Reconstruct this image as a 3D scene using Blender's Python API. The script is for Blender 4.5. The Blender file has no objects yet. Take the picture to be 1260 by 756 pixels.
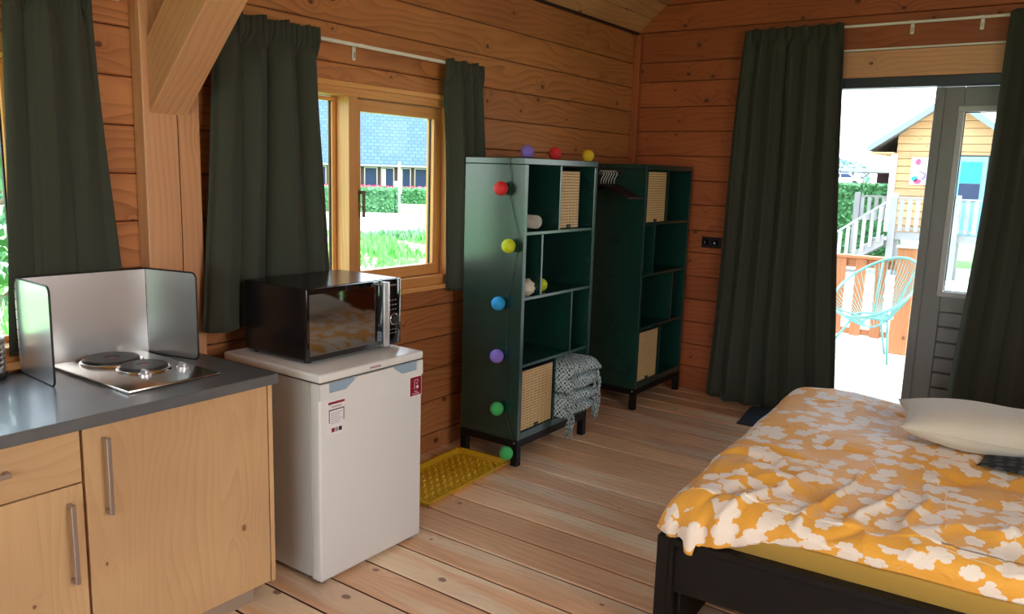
import bpy, bmesh, math, random
from mathutils import Vector, Matrix, noise
random.seed(7)
PI = math.pi
S = bpy.context.scene
C = S.collection

# ------------------------------------------------------------ camera
def make_camera():
    yaw, pitch, roll = 0.617616, 0.168333, -0.030534
    f = Vector((-math.sin(yaw)*math.cos(pitch), math.cos(yaw)*math.cos(pitch), -math.sin(pitch)))
    r0 = Vector((math.cos(yaw), math.sin(yaw), 0)); d0 = f.cross(r0)
    r = math.cos(roll)*r0 + math.sin(roll)*d0
    d = -math.sin(roll)*r0 + math.cos(roll)*d0
    m = Matrix(((r.x, -d.x, -f.x, 2.93), (r.y, -d.y, -f.y, 0.0), (r.z, -d.z, -f.z, 1.61), (0, 0, 0, 1)))
    cd = bpy.data.cameras.new('camera'); cd.sensor_width = 36; cd.lens = 984.467*36/1260
    cd.clip_start = 0.05; cd.clip_end = 400
    co = bpy.data.objects.new('camera', cd); C.objects.link(co); co.matrix_world = m
    S.camera = co
make_camera()

# ------------------------------------------------------------ light
W = bpy.data.worlds.new('sky'); S.world = W; W.use_nodes = True
nt = W.node_tree; bg = nt.nodes['Background']
tc = nt.nodes.new('ShaderNodeTexCoord'); sp = nt.nodes.new('ShaderNodeSeparateXYZ')
rp = nt.nodes.new('ShaderNodeValToRGB')
nt.links.new(tc.outputs['Generated'], sp.inputs[0]); nt.links.new(sp.outputs['Z'], rp.inputs[0])
rp.color_ramp.elements[0].position = 0.0; rp.color_ramp.elements[0].color = (0.95, 0.97, 1, 1)
rp.color_ramp.elements[1].position = 0.7; rp.color_ramp.elements[1].color = (0.50, 0.74, 1, 1)
nt.links.new(rp.outputs[0], bg.inputs[0]); bg.inputs[1].default_value = 5.5

def light(name, kind, energy, color, loc, direction, **kw):
    l = bpy.data.lights.new(name, kind); l.energy = energy; l.color = color
    for k, v in kw.items(): setattr(l, k, v)
    o = bpy.data.objects.new(name, l); C.objects.link(o); o.location = loc
    o.rotation_euler = Vector(direction).to_track_quat('-Z', 'Y').to_euler()
    return o
light('sun', 'SUN', 7.5, (1, 0.95, 0.86), (6, -3, 12), (-0.42, 0.10, -0.9), angle=0.02)
# unseen fill lights added to brighten the room: rear wall, side window, overhead
light('rear_fill', 'AREA', 10, (0.93, 0.97, 1), (2.6, -2.4, 1.45), (0, 1, -0.05), shape='RECTANGLE', size=2.6, size_y=2.0)
light('side_fill', 'AREA', 37, (1, 0.97, 0.93), (4.33, 1.5, 1.75), (-1, 0.1, -0.1), shape='RECTANGLE', size=1.4, size_y=1.1)
light('overhead_fill', 'AREA', 6, (1, 0.86, 0.68), (2.2, 1.4, 3.6), (0, 0, -1), shape='DISK', size=0.7)
S.view_settings.view_transform = 'Standard'; S.view_settings.look = 'None'
S.view_settings.exposure = 0.0; S.view_settings.gamma = 1.0; S.view_settings.use_curve_mapping = False

# ------------------------------------------------------------ materials
def lin(r, g, b):
    def f(c):
        c /= 255.0
        return c/12.92 if c <= 0.04045 else ((c+0.055)/1.055)**2.4
    return (f(r), f(g), f(b), 1)
MATS = {}
class NT:
    def __init__(s, name):
        s.m = bpy.data.materials.new(name); s.m.use_nodes = True; s.t = s.m.node_tree
        s.b = s.t.nodes['Principled BSDF']; s.out = s.t.nodes['Material Output']; MATS[name] = s.m
    def n(s, typ, **kw):
        nd = s.t.nodes.new(typ)
        for k, v in kw.items(): setattr(nd, k, v)
        return nd
    def l(s, a, b): s.t.links.new(a, b)
    def math(s, op, a, b=None, c=None, clamp=False):
        nd = s.n('ShaderNodeMath', operation=op); nd.use_clamp = clamp
        for i, v in enumerate((a, b, c)):
            if v is None: continue
            if isinstance(v, (int, float)): nd.inputs[i].default_value = v
            else: s.l(v, nd.inputs[i])
        return nd.outputs[0]
    def mix(s, fac, a, b, blend='MIX'):
        nd = s.n('ShaderNodeMix', data_type='RGBA', blend_type=blend)
        for i, v in ((0, fac), (6, a), (7, b)):
            if isinstance(v, (int, float)): nd.inputs[i].default_value = v
            elif isinstance(v, tuple): nd.inputs[i].default_value = v
            else: s.l(v, nd.inputs[i])
        return nd.outputs[2]
    def noise(s, vec, scale, detail=2, rough=0.5, dist=0, dim='3D'):
        nd = s.n('ShaderNodeTexNoise', noise_dimensions=dim)
        nd.inputs['Scale'].default_value = scale; nd.inputs['Detail'].default_value = detail
        nd.inputs['Roughness'].default_value = rough; nd.inputs['Distortion'].default_value = dist
        if vec is not None: s.l(vec, nd.inputs['Vector'])
        return nd.outputs['Fac']
    def ss(s, x, a, b):
        nd = s.n('ShaderNodeMapRange', interpolation_type='SMOOTHSTEP')
        s.l(x, nd.inputs[0]); nd.inputs[1].default_value = a; nd.inputs[2].default_value = b
        return nd.outputs[0]
    def comb(s, x, y, z=0.0):
        nd = s.n('ShaderNodeCombineXYZ')
        for i, v in enumerate((x, y, z)):
            if isinstance(v, (int, float)): nd.inputs[i].default_value = v
            else: s.l(v, nd.inputs[i])
        return nd.outputs[0]
    def bump(s, h, strength=0.3, dist=0.01):
        nd = s.n('ShaderNodeBump'); nd.inputs['Strength'].default_value = strength
        nd.inputs['Distance'].default_value = dist; s.l(h, nd.inputs['Height']); s.l(nd.outputs[0], s.b.inputs['Normal'])

def plain(name, col, rough=0.5, metal=0.0, spec=0.5, noise_amt=0.06, nscale=8, bump=0.0, coat=0.0, sheen=0.0, bscale=300):
    t = NT(name)
    tc = t.n('ShaderNodeTexCoord').outputs['Object']
    nz = t.noise(tc, nscale, 3)
    f = t.math('MULTIPLY_ADD', nz, noise_amt*2, 1-noise_amt)
    c = t.mix(1.0, col, t.comb(f, f, f), 'MULTIPLY'); t.l(c, t.b.inputs['Base Color'])
    t.b.inputs['Roughness'].default_value = rough; t.b.inputs['Metallic'].default_value = metal
    t.b.inputs['Specular IOR Level'].default_value = spec; t.b.inputs['Coat Weight'].default_value = coat
    t.b.inputs['Sheen Weight'].default_value = sheen
    if bump: t.bump(t.noise(tc, bscale, 2), bump, 0.002)
    return t.m

def wood(name, base, dark, knot, rough=0.45, spec=0.4, lines=24, line_amt=0.55, knots=0.5, var=0.25, fibre=0.25, coat=0.0, knot_scale=3.4, warp=5.0, sap=None):
    t = NT(name)
    uv = t.n('ShaderNodeUVMap').outputs[0]; sp = t.n('ShaderNodeSeparateXYZ'); t.l(uv, sp.inputs[0])
    rnd = t.n('ShaderNodeObjectInfo').outputs['Random']
    u = t.math('MULTIPLY_ADD', rnd, 57.0, sp.outputs[0]); v = t.math('MULTIPLY_ADD', rnd, 31.0, sp.outputs[1])
    P = t.comb(u, v)
    # knots
    vo = t.n('ShaderNodeTexVoronoi', voronoi_dimensions='2D'); vo.inputs['Scale'].default_value = knot_scale
    vo.inputs['Randomness'].default_value = 1.0
    Pk = t.comb(t.math('MULTIPLY', u, 0.75), v); t.l(Pk, vo.inputs['Vector'])
    csep = t.n('ShaderNodeSeparateXYZ'); t.l(vo.outputs['Color'], csep.inputs[0])
    has = t.math('LESS_THAN', csep.outputs[0], knots)
    d = t.math('DIVIDE', vo.outputs['Distance'], knot_scale)
    size = t.math('MULTIPLY_ADD', csep.outputs[1], 0.011, 0.004)
    dn = t.math('DIVIDE', d, size)
    dn = t.math('ADD', dn, t.math('MULTIPLY', t.math('SUBTRACT', t.noise(P, 40, 2, dim='2D'), 0.5), 0.7))
    kn = t.math('MULTIPLY', t.math('SUBTRACT', 1.0, t.ss(dn, 0.75, 1.25)), has)
    halo = t.math('MULTIPLY', t.math('POWER', 2.718, t.math('MULTIPLY', dn, -0.42)), has)
    # grain rings
    big = t.noise(t.comb(t.math('MULTIPLY', u, 0.9), t.math('MULTIPLY', v, 3.2)), 1.0, 2, 0.5, 0.3, '2D')
    ph = t.math('MULTIPLY', v, float(lines))
    ph = t.math('ADD', ph, t.math('MULTIPLY', big, warp)); ph = t.math('ADD', ph, t.math('MULTIPLY', halo, 3.2))
    fr = t.math('FRACT', ph)
    ln = t.math('POWER', fr, 2.2)
    ln = t.math('MULTIPLY', ln, t.math('SUBTRACT', 1.0, t.ss(fr, 0.93, 1.0)))
    amt = t.noise(t.comb(t.math('MULTIPLY', u, 1.5), t.math('MULTIPLY', v, 9.0)), 1.0, 2, dim='2D')
    ln = t.math('MULTIPLY', ln, t.math('MULTIPLY_ADD', amt, 1.6, -0.2, clamp=True))
    fb = t.noise(t.comb(t.math('MULTIPLY', u, 5.0), t.math('MULTIPLY', v, 170.0)), 1.0, 3, dim='2D')
    g = t.math('ADD', t.math('MULTIPLY', ln, line_amt), t.math('MULTIPLY', t.math('SUBTRACT', fb, 0.45), fibre), clamp=True)
    g = t.math('ADD', g, t.math('MULTIPLY', halo, 0.22), clamp=True)
    c = t.mix(g, base, dark)
    if sap:
        sw = t.noise(t.comb(t.math('MULTIPLY', u, 0.5), t.math('MULTIPLY', v, 6.0)), 1.0, 1, dim='2D')
        c = t.mix(t.math('MULTIPLY', t.ss(sw, 0.52, 0.68), 0.75), c, sap)
    c = t.mix(t.math('MULTIPLY', kn, 0.8), c, knot)
    bl = t.noise(P, 1.6, 2, dim='2D')
    f = t.math('MULTIPLY_ADD', rnd, var, 1-var*0.5); f = t.math('MULTIPLY', f, t.math('MULTIPLY_ADD', bl, 0.4, 0.8))
    f2 = t.math('POWER', f, 1.25)
    c = t.mix(1.0, c, t.comb(f, f2, f2), 'MULTIPLY')
    t.l(c, t.b.inputs['Base Color'])
    t.l(t.math('MULTIPLY_ADD', g, 0.15, rough), t.b.inputs['Roughness'])
    t.b.inputs['Specular IOR Level'].default_value = spec; t.b.inputs['Coat Weight'].default_value = coat
    t.b.inputs['Coat Roughness'].default_value = 0.3
    t.bump(t.math('ADD', g, t.math('MULTIPLY', fb, 0.5)), 0.12, 0.002)
    return t.m

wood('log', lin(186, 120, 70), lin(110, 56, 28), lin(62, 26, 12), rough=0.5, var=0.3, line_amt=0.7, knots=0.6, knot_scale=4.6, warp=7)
wood('log_shaded', lin(164, 86, 44), lin(96, 44, 22), lin(66, 28, 12), rough=0.5, var=0.3, knots=0.55, knot_scale=4.6, line_amt=0.65, warp=7)  # same wood as the other walls, the end wall's shade put into the colour
wood('ceiling_wood', lin(186, 136, 90), lin(120, 74, 42), lin(70, 32, 14), rough=0.5, var=0.3)
wood('floor_wood', lin(240, 190, 146), lin(178, 112, 74), lin(112, 58, 36), rough=0.27, spec=0.55, var=0.36, fibre=0.2, line_amt=0.6, knots=0.36, sap=lin(244, 216, 182), coat=0.4)
wood('post_wood', lin(206, 150, 108), lin(158, 98, 62), lin(76, 36, 20), rough=0.45, var=0.12, lines=34)
wood('frame_wood', lin(222, 160, 94), lin(184, 112, 56), lin(110, 56, 26), rough=0.4, var=0.15, lines=40, knots=0.12)
wood('oak_front', lin(208, 168, 122), lin(178, 134, 92), lin(112, 72, 42), rough=0.42, var=0.06, lines=30, line_amt=0.4, knots=0.35, fibre=0.3, knot_scale=5, warp=9)
wood('deck_wood', lin(205, 196, 184), lin(160, 150, 140), lin(110, 100, 92), rough=0.7, var=0.15)
wood('fence_wood', lin(186, 124, 84), lin(146, 88, 56), lin(100, 60, 40), rough=0.6, var=0.2)
wood('weathered_wood', lin(142, 142, 140), lin(108, 106, 104), lin(100, 92, 86), rough=0.8, var=0.2)
wood('cabin_wood', lin(196, 154, 108), lin(160, 114, 70), lin(120, 76, 46), rough=0.6, var=0.18, lines=14)
plain('joint_dark', lin(54, 22, 12), 0.9)
plain('worktop_grey', lin(92, 95, 98), 0.30, spec=0.7, coat=0.2, noise_amt=0.25, nscale=9, bump=0.08, bscale=120)
plain('fridge_white', lin(226, 224, 220), 0.28, noise_amt=0.01)
plain('fridge_grey', lin(196, 192, 184), 0.4, noise_amt=0.02)
plain('recess_blue_lit', lin(150, 172, 190), 0.3, noise_amt=0.02)  # bluish light in the grip recesses painted into their colour
plain('black_gloss', (0.006, 0.006, 0.007, 1), 0.05, spec=0.8, noise_amt=0)
plain('black_body', (0.008, 0.008, 0.009, 1), 0.22, noise_amt=0.02)
plain('black_matt', (0.012, 0.012, 0.013, 1), 0.5)
plain('black_plate', (0.03, 0.03, 0.032, 1), 0.45, noise_amt=0.1, nscale=40)
plain('silver', (0.80, 0.80, 0.82, 1), 0.42, metal=0.9, noise_amt=0.02)
plain('handle_metal', (0.42, 0.37, 0.34, 1), 0.35, metal=0.9, noise_amt=0.03)
plain('chrome', (0.8, 0.8, 0.8, 1), 0.1, metal=1, noise_amt=0.0)
plain('steel_hob', (0.62, 0.58, 0.53, 1), 0.22, metal=1, noise_amt=0.03)
plain('steel_guard', (0.66, 0.66, 0.66, 1), 0.30, metal=0.9, noise_amt=0.03, nscale=4)
plain('green_paint', lin(19, 54, 46), 0.24, spec=0.8, noise_amt=0.02)
plain('green_paint_dark', lin(26, 60, 50), 0.32, spec=0.5, noise_amt=0.02)
plain('bed_black', lin(22, 18, 16), 0.48, spec=0.2, noise_amt=0.12, nscale=30)
plain('yellow_plastic', lin(214, 166, 30), 0.35, noise_amt=0.04)
plain('sheet_yellow', lin(172, 134, 52), 0.85, noise_amt=0.05, sheen=0.2)
plain('linen', lin(206, 196, 176), 0.9, noise_amt=0.06, bump=0.5, sheen=0.3, bscale=500)
plain('curtain_hem', lin(50, 56, 52), 0.9)
plain('white_metal', lin(228, 222, 212), 0.4)
plain('socket_black', (0.01, 0.01, 0.012, 1), 0.4)
plain('door_grey', lin(122, 122, 120), 0.4, noise_amt=0.02)
plain('door_bead', lin(176, 176, 174), 0.4, noise_amt=0.02)
plain('frame_anthracite', lin(36, 42, 52), 0.4)
plain('seal_black', (0.01, 0.01, 0.012, 1), 0.6)
plain('sticker_red', lin(140, 18, 40), 0.3, noise_amt=0)
plain('sticker_white', lin(235, 232, 232), 0.4, noise_amt=0)
plain('sticker_grey', lin(90, 84, 104), 0.5, noise_amt=0)
plain('print_grey', lin(160, 155, 160), 0.5, noise_amt=0)
plain('print_white', lin(225, 225, 225), 0.5, noise_amt=0)
plain('hotplate_red', lin(150, 50, 30), 0.5, noise_amt=0)
plain('towel_grey', lin(180, 178, 165), 0.95, noise_amt=0.3, nscale=70, bump=0.6)
plain('mint_plastic', lin(104, 168, 164), 0.4)
plain('wicker', lin(214, 178, 126), 0.6, noise_amt=0.25, nscale=60)
plain('wicker_dark', lin(186, 146, 98), 0.7)
plain('leaf_green', lin(78, 132, 82), 0.6, noise_amt=0.35, nscale=6)
plain('grass_blade', lin(112, 176, 92), 0.7, noise_amt=0.3, nscale=3)
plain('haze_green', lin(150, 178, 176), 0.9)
plain('far_green', lin(120, 160, 120), 0.8, noise_amt=0.2, nscale=0.6)
plain('bark', lin(120, 104, 86), 0.9)
plain('gravel', lin(220, 214, 204), 0.9, noise_amt=0.12, nscale=5)
plain('pink_flower', lin(226, 70, 110), 0.6)
plain('brick_brown', lin(76, 50, 50), 0.8, noise_amt=0.2)
plain('car_white', lin(225, 228, 232), 0.3)
plain('car_glass', lin(46, 60, 90), 0.5, spec=0.2)
plain('blue_door', lin(126, 190, 214), 0.5)
plain('orange_paint', lin(220, 120, 60), 0.5)
plain('barge_blue', lin(120, 136, 148), 0.6)
plain('mirror_black', (0.30, 0.30, 0.30, 1), 0.04, metal=1, noise_amt=0)
plain('shelf_back_shade', lin(5, 10, 9), 0.5, noise_amt=0.02)  # near black: shade inside the shelves put into the back panel's colour
plain('plinth', lin(170, 150, 130), 0.5)
for nm, c in (('ball_red', (226, 44, 50)), ('ball_lime', (206, 218, 30)), ('ball_blue', (40, 160, 226)), ('ball_purple', (150, 120, 216)), ('ball_green', (74, 188, 100)), ('ball_yellow', (236, 200, 30))):
    t = NT(nm); tc = t.n('ShaderNodeTexCoord').outputs['Object']
    wv = t.noise(tc, 90, 3, 0.6, 3.0)
    t.l(t.mix(t.ss(wv, 0.35, 0.7), tuple(x*0.78 for x in lin(*c)[:3])+(1,), lin(*c)), t.b.inputs['Base Color'])
    t.b.inputs['Roughness'].default_value = 0.7; t.b.inputs['Subsurface Weight'].default_value = 0.25
    t.b.inputs['Subsurface Radius'].default_value = (0.02, 0.02, 0.02); t.bump(wv, 0.4, 0.002)

def fabric(name, col, trans):
    t = NT(name); uv = t.n('ShaderNodeTexCoord').outputs['Object']
    w = t.noise(uv, 350, 2); f = t.math('MULTIPLY_ADD', w, 0.5, 0.75)
    c = t.mix(1.0, col, t.comb(f, f, f), 'MULTIPLY'); t.l(c, t.b.inputs['Base Color'])
    t.b.inputs['Roughness'].default_value = 0.85; t.b.inputs['Sheen Weight'].default_value = 0.08; t.b.inputs['Specular IOR Level'].default_value = 0.2
    t.bump(w, 0.3, 0.001)
    tr = t.n('ShaderNodeBsdfTranslucent'); t.l(c, tr.inputs[0]); mx = t.n('ShaderNodeMixShader'); mx.inputs[0].default_value = trans
    t.l(t.b.outputs[0], mx.inputs[1]); t.l(tr.outputs[0], mx.inputs[2]); t.l(mx.outputs[0], t.out.inputs[0])
fabric('curtain_fabric', lin(62, 64, 54), 0.04)

def glass():
    t = NT('window_glass'); tr = t.n('ShaderNodeBsdfTransparent'); gl = t.n('ShaderNodeBsdfGlossy'); gl.inputs['Roughness'].default_value = 0.02
    tr.inputs[0].default_value = (0.97, 0.99, 0.98, 1)
    fr = t.n('ShaderNodeFresnel'); fr.inputs[0].default_value = 1.45; mx = t.n('ShaderNodeMixShader')
    geo = t.n('ShaderNodeNewGeometry')
    t.l(t.math('MULTIPLY', t.math('MULTIPLY', fr.outputs[0], 0.35), t.math('SUBTRACT', 1.0, geo.outputs['Backfacing'])), mx.inputs[0]); t.l(tr.outputs[0], mx.inputs[1]); t.l(gl.outputs[0], mx.inputs[2]); t.l(mx.outputs[0], t.out.inputs[0])
glass()

def duvet_mat():
    t = NT('floral_cotton'); uv = t.n('ShaderNodeUVMap').outputs[0]
    base = lin(240, 170, 62); white = lin(244, 226, 206)
    wn = t.n('ShaderNodeTexNoise', noise_dimensions='2D'); wn.inputs['Scale'].default_value = 14; t.l(uv, wn.inputs['Vector'])
    va = t.n('ShaderNodeVectorMath', operation='SUBTRACT'); t.l(wn.outputs['Color'], va.inputs[0]); va.inputs[1].default_value = (0.5, 0.5, 0.5)
    vs = t.n('ShaderNodeVectorMath', operation='SCALE'); t.l(va.outputs[0], vs.inputs[0]); vs.inputs['Scale'].default_value = 0.018
    vp = t.n('ShaderNodeVectorMath', operation='ADD'); t.l(uv, vp.inputs[0]); t.l(vs.outputs[0], vp.inputs[1])
    tot = None
    for sc, off, keep in ((12.0, 0.0, 0.70), (10.5, 3.7, 0.64)):
        ad = t.n('ShaderNodeVectorMath', operation='ADD'); t.l(vp.outputs[0], ad.inputs[0]); ad.inputs[1].default_value = (off, off*0.7, 0)
        vo = t.n('ShaderNodeTexVoronoi', voronoi_dimensions='2D'); vo.inputs['Scale'].default_value = sc; vo.inputs['Randomness'].default_value = 0.85
        t.l(ad.outputs[0], vo.inputs['Vector'])
        df = t.n('ShaderNodeVectorMath', operation='SUBTRACT'); t.l(ad.outputs[0], df.inputs[0]); t.l(vo.outputs['Position'], df.inputs[1])
        sx = t.n('ShaderNodeSeparateXYZ'); t.l(df.outputs[0], sx.inputs[0])
        ang = t.math('ARCTAN2', sx.outputs[1], sx.outputs[0])
        cs = t.n('ShaderNodeSeparateXYZ'); t.l(vo.outputs['Color'], cs.inputs[0])
        lob = t.math('ABSOLUTE', t.math('SINE', t.math('ADD', t.math('MULTIPLY', ang, 2.5), t.math('MULTIPLY', cs.outputs[2], 6.0))))
        rad = t.math('MULTIPLY_ADD', t.math('POWER', lob, 0.6), 0.14, 0.265)
        rad = t.math('MULTIPLY', rad, t.math('MULTIPLY_ADD', cs.outputs[1], 0.3, 0.85))
        fl = t.math('SUBTRACT', 1.0, t.ss(t.math('SUBTRACT', vo.outputs['Distance'], rad), -0.01, 0.02))
        clus = t.noise(ad.outputs[0], 3.0, 1, dim='2D')
        k = t.math('LESS_THAN', cs.outputs[0], t.math('MULTIPLY_ADD', clus, 1.9, keep-0.95))
        fl = t.math('MULTIPLY', fl, k)
        tot = fl if tot is None else t.math('MAXIMUM', tot, fl)
    # thin stems
    st = t.n('ShaderNodeTexVoronoi', voronoi_dimensions='2D', feature='DISTANCE_TO_EDGE'); st.inputs['Scale'].default_value = 4.5; t.l(vp.outputs[0], st.inputs['Vector'])
    stm = t.math('SUBTRACT', 1.0, t.ss(st.outputs['Distance'], 0.006, 0.012))
    stm = t.math('MULTIPLY', stm, t.ss(t.noise(uv, 2.5, 1, dim='2D'), 0.48, 0.52))
    tot = t.math('MAXIMUM', tot, t.math('MULTIPLY', stm, 0.7))
    t.l(t.mix(tot, base, white), t.b.inputs['Base Color']); t.b.inputs['Roughness'].default_value = 0.6
    t.b.inputs['Sheen Weight'].default_value = 0.15; t.b.inputs['Specular IOR Level'].default_value = 0.35
    t.bump(t.noise(uv, 9, 5, 0.6, 1.0, '2D'), 0.35, 0.02)
duvet_mat()

def two_tone(name, a, b, kind):
    t = NT(name); uv = t.n('ShaderNodeUVMap').outputs[0]
    if kind == 'check':
        ck = t.n('ShaderNodeTexChecker'); ck.inputs['Scale'].default_value = 75; t.l(uv, ck.inputs[0]); f = ck.outputs['Fac']
        nz = t.ss(t.noise(uv, 60, 2), 0.38, 0.55); f = t.math('MULTIPLY', f, nz)
    else:
        vo = t.n('ShaderNodeTexVoronoi', voronoi_dimensions='2D'); vo.inputs['Scale'].default_value = 24; vo.inputs['Randomness'].default_value = 0.3
        t.l(uv, vo.inputs['Vector']); f = t.math('SUBTRACT', 1.0, t.ss(vo.outputs['Distance'], 0.30, 0.40))
    t.l(t.mix(f, a, b), t.b.inputs['Base Color']); t.b.inputs['Roughness'].default_value = 0.9
    return t.m
two_tone('throw_check', lin(176, 190, 190), lin(22, 26, 28), 'check')
two_tone('oval_print', (0.012, 0.013, 0.015, 1), lin(66, 72, 76), 'dots')

def ribbed(name, col, scale, rough=0.4):
    t = NT(name); wv = t.n('ShaderNodeTexWave'); wv.inputs['Scale'].default_value = scale
    t.l(t.n('ShaderNodeTexCoord').outputs['Object'], wv.inputs[0]); t.b.inputs['Base Color'].default_value = col
    t.b.inputs['Roughness'].default_value = rough; t.bump(wv.outputs['Fac'], 0.8, 0.004)
ribbed('ribbed_rubber', lin(40, 50, 62), 28)

def tiles():
    t = NT('roof_tile'); uv = t.n('ShaderNodeUVMap').outputs[0]
    br = t.n('ShaderNodeTexBrick'); br.inputs['Scale'].default_value = 1; br.inputs['Brick Width'].default_value = 0.4; br.inputs['Row Height'].default_value = 0.3
    br.inputs['Mortar Size'].default_value = 0.03; br.inputs['Color1'].default_value = lin(70, 98, 116); br.inputs['Color2'].default_value = lin(60, 86, 104); br.inputs['Mortar'].default_value = lin(48, 68, 86)
    t.l(uv, br.inputs[0]); t.l(br.outputs[0], t.b.inputs['Base Color']); t.b.inputs['Roughness'].default_value = 0.55
tiles()
def lawn():
    t = NT('lawn'); tc = t.n('ShaderNodeTexCoord').outputs['Object']
    a = t.noise(tc, 0.5, 4, 0.6); b = t.noise(tc, 6, 3)
    c = t.mix(b, lin(118, 178, 80), lin(150, 206, 110)); c = t.mix(t.ss(a, 0.53, 0.60), c, lin(214, 210, 196))
    t.l(c, t.b.inputs['Base Color']); t.b.inputs['Roughness'].default_value = 0.9
lawn()
M = MATS

# ------------------------------------------------------------ mesh helpers
def uvgrain(me, axis=0):
    uvl = me.uv_layers.new(name='UVMap'); vs = me.vertices
    for p in me.polygons:
        n = p.normal; a = [abs(n.x), abs(n.y), abs(n.z)]; k = a.index(max(a))
        if k == axis: uu, vv = [i for i in range(3) if i != k]
        else: uu = axis; vv = [i for i in range(3) if i != k and i != axis][0]
        for li in p.loop_indices:
            co = vs[me.loops[li].vertex_index].co
            uvl.data[li].uv = (co[uu], co[vv] + k*0.13)
def bx(bm, x0, x1, y0, y1, z0, z1, bev=0.0, seg=1, mi=0):
    vs = [bm.verts.new((x, y, z)) for x in (x0, x1) for y in (y0, y1) for z in (z0, z1)]
    fs = [(0, 1, 3, 2), (4, 6, 7, 5), (0, 4, 5, 1), (2, 3, 7, 6), (0, 2, 6, 4), (1, 5, 7, 3)]
    faces = [bm.faces.new([vs[i] for i in f]) for f in fs]
    for f in faces: f.material_index = mi
    if bev > 0:
        ed = list({e for f in faces for e in f.edges})
        bmesh.ops.bevel(bm, geom=ed, offset=bev, segments=seg, affect='EDGES', profile=0.5)
    return vs
def hexa(bm, pts, bev=0.0):
    """eight corners: lower four then upper four, same order round"""
    vs = [bm.verts.new(p) for p in pts]
    fs = [bm.faces.new([vs[i] for i in f]) for f in ((3, 2, 1, 0), (4, 5, 6, 7), (0, 1, 5, 4), (1, 2, 6, 5), (2, 3, 7, 6), (3, 0, 4, 7))]
    if bev > 0: bmesh.ops.bevel(bm, geom=list({e for f in fs for e in f.edges}), offset=bev, segments=1, affect='EDGES')
def tube(bm, pts, r, seg=8, closed=False, caps=True):
    pts = [Vector(p) for p in pts]; n = len(pts); rings = []
    ref = None
    for i, p in enumerate(pts):
        a = pts[(i-1) % n] if (closed or i > 0) else p; b = pts[(i+1) % n] if (closed or i < n-1) else p
        d = (b-a).normalized()
        if ref is None: ref = d.orthogonal().normalized()
        ref = (ref - d*ref.dot(d)).normalized(); q = d.cross(ref)
        rr = r[i] if isinstance(r, (list, tuple)) else r
        rings.append([bm.verts.new(p + ref*math.cos(2*PI*k/seg)*rr + q*math.sin(2*PI*k/seg)*rr) for k in range(seg)])
    for i in range(n if closed else n-1):
        A, B = rings[i], rings[(i+1) % n]
        for k in range(seg): bm.faces.new((A[k], A[(k+1) % seg], B[(k+1) % seg], B[k]))
    if caps and not closed: bm.faces.new(rings[0][::-1]); bm.faces.new(rings[-1])
def lathe(bm, prof, seg=32, c=(0, 0, 0), M4=None):
    rings = []
    for r, z in prof:
        if r < 1e-5: rings.append([bm.verts.new((c[0], c[1], c[2]+z))])
        else: rings.append([bm.verts.new((c[0]+r*math.cos(2*PI*k/seg), c[1]+r*math.sin(2*PI*k/seg), c[2]+z)) for k in range(seg)])
    for A, B in zip(rings, rings[1:]):
        for k in range(seg):
            k2 = (k+1) % seg
            if len(A) == 1 and len(B) == 1: continue
            if len(A) == 1: bm.faces.new((A[0], B[k2], B[k]))
            elif len(B) == 1: bm.faces.new((A[k], A[k2], B[0]))
            else: bm.faces.new((A[k], A[k2], B[k2], B[k]))
    if M4 is not None: bmesh.ops.transform(bm, matrix=M4, verts=[v for R_ in rings for v in R_])
def obj(name, bm, mat, parent=None, loc=(0, 0, 0), rot=(0, 0, 0), smooth=False, axis=0, label=None, cat=None, group=None, kind=None, uv=True, autosm=False):
    me = bpy.data.meshes.new(name); bmesh.ops.recalc_face_normals(bm, faces=bm.faces[:]) if uv else None
    bm.to_mesh(me); bm.free()
    if uv: uvgrain(me, axis)
    for mm in (mat if isinstance(mat, (list, tuple)) else [mat]): me.materials.append(M[mm])
    if smooth: me.shade_smooth()
    if autosm:
        me.shade_smooth()
        try: me.set_sharp_from_angle(angle=math.radians(35))
        except Exception: pass
    o = bpy.data.objects.new(name, me); C.objects.link(o); o.location = loc; o.rotation_euler = rot
    if parent: o.parent = parent
    tag(o, label, cat, group, kind); return o
def tag(o, label=None, cat=None, group=None, kind=None):
    if label: o['label'] = label
    if cat: o['category'] = cat
    if group: o['group'] = group
    if kind: o['kind'] = kind
    return o
def thing(name, label, cat, loc=(0, 0, 0), rz=0, group=None, kind=None):
    o = bpy.data.objects.new(name, None); C.objects.link(o); o.location = loc; o.rotation_euler = (0, 0, rz); o.empty_display_size = 0.1
    return tag(o, label, cat, group, kind)
def box(name, mat, parent, x0, x1, y0, y1, z0, z1, bev=0.002, axis=0, seg=1, **kw):
    bm = bmesh.new(); bx(bm, x0, x1, y0, y1, z0, z1, bev, seg); return obj(name, bm, mat, parent, axis=axis, **kw)
def centred(name, mat, parent, x0, x1, y0, y1, z0, z1, bev=0.003, axis=0, **kw):
    bm = bmesh.new(); hx, hy, hz = (x1-x0)/2, (y1-y0)/2, (z1-z0)/2
    bx(bm, -hx, hx, -hy, hy, -hz, hz, bev)
    return obj(name, bm, mat, parent, loc=((x0+x1)/2, (y0+y1)/2, (z0+z1)/2), axis=axis, **kw)
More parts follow.
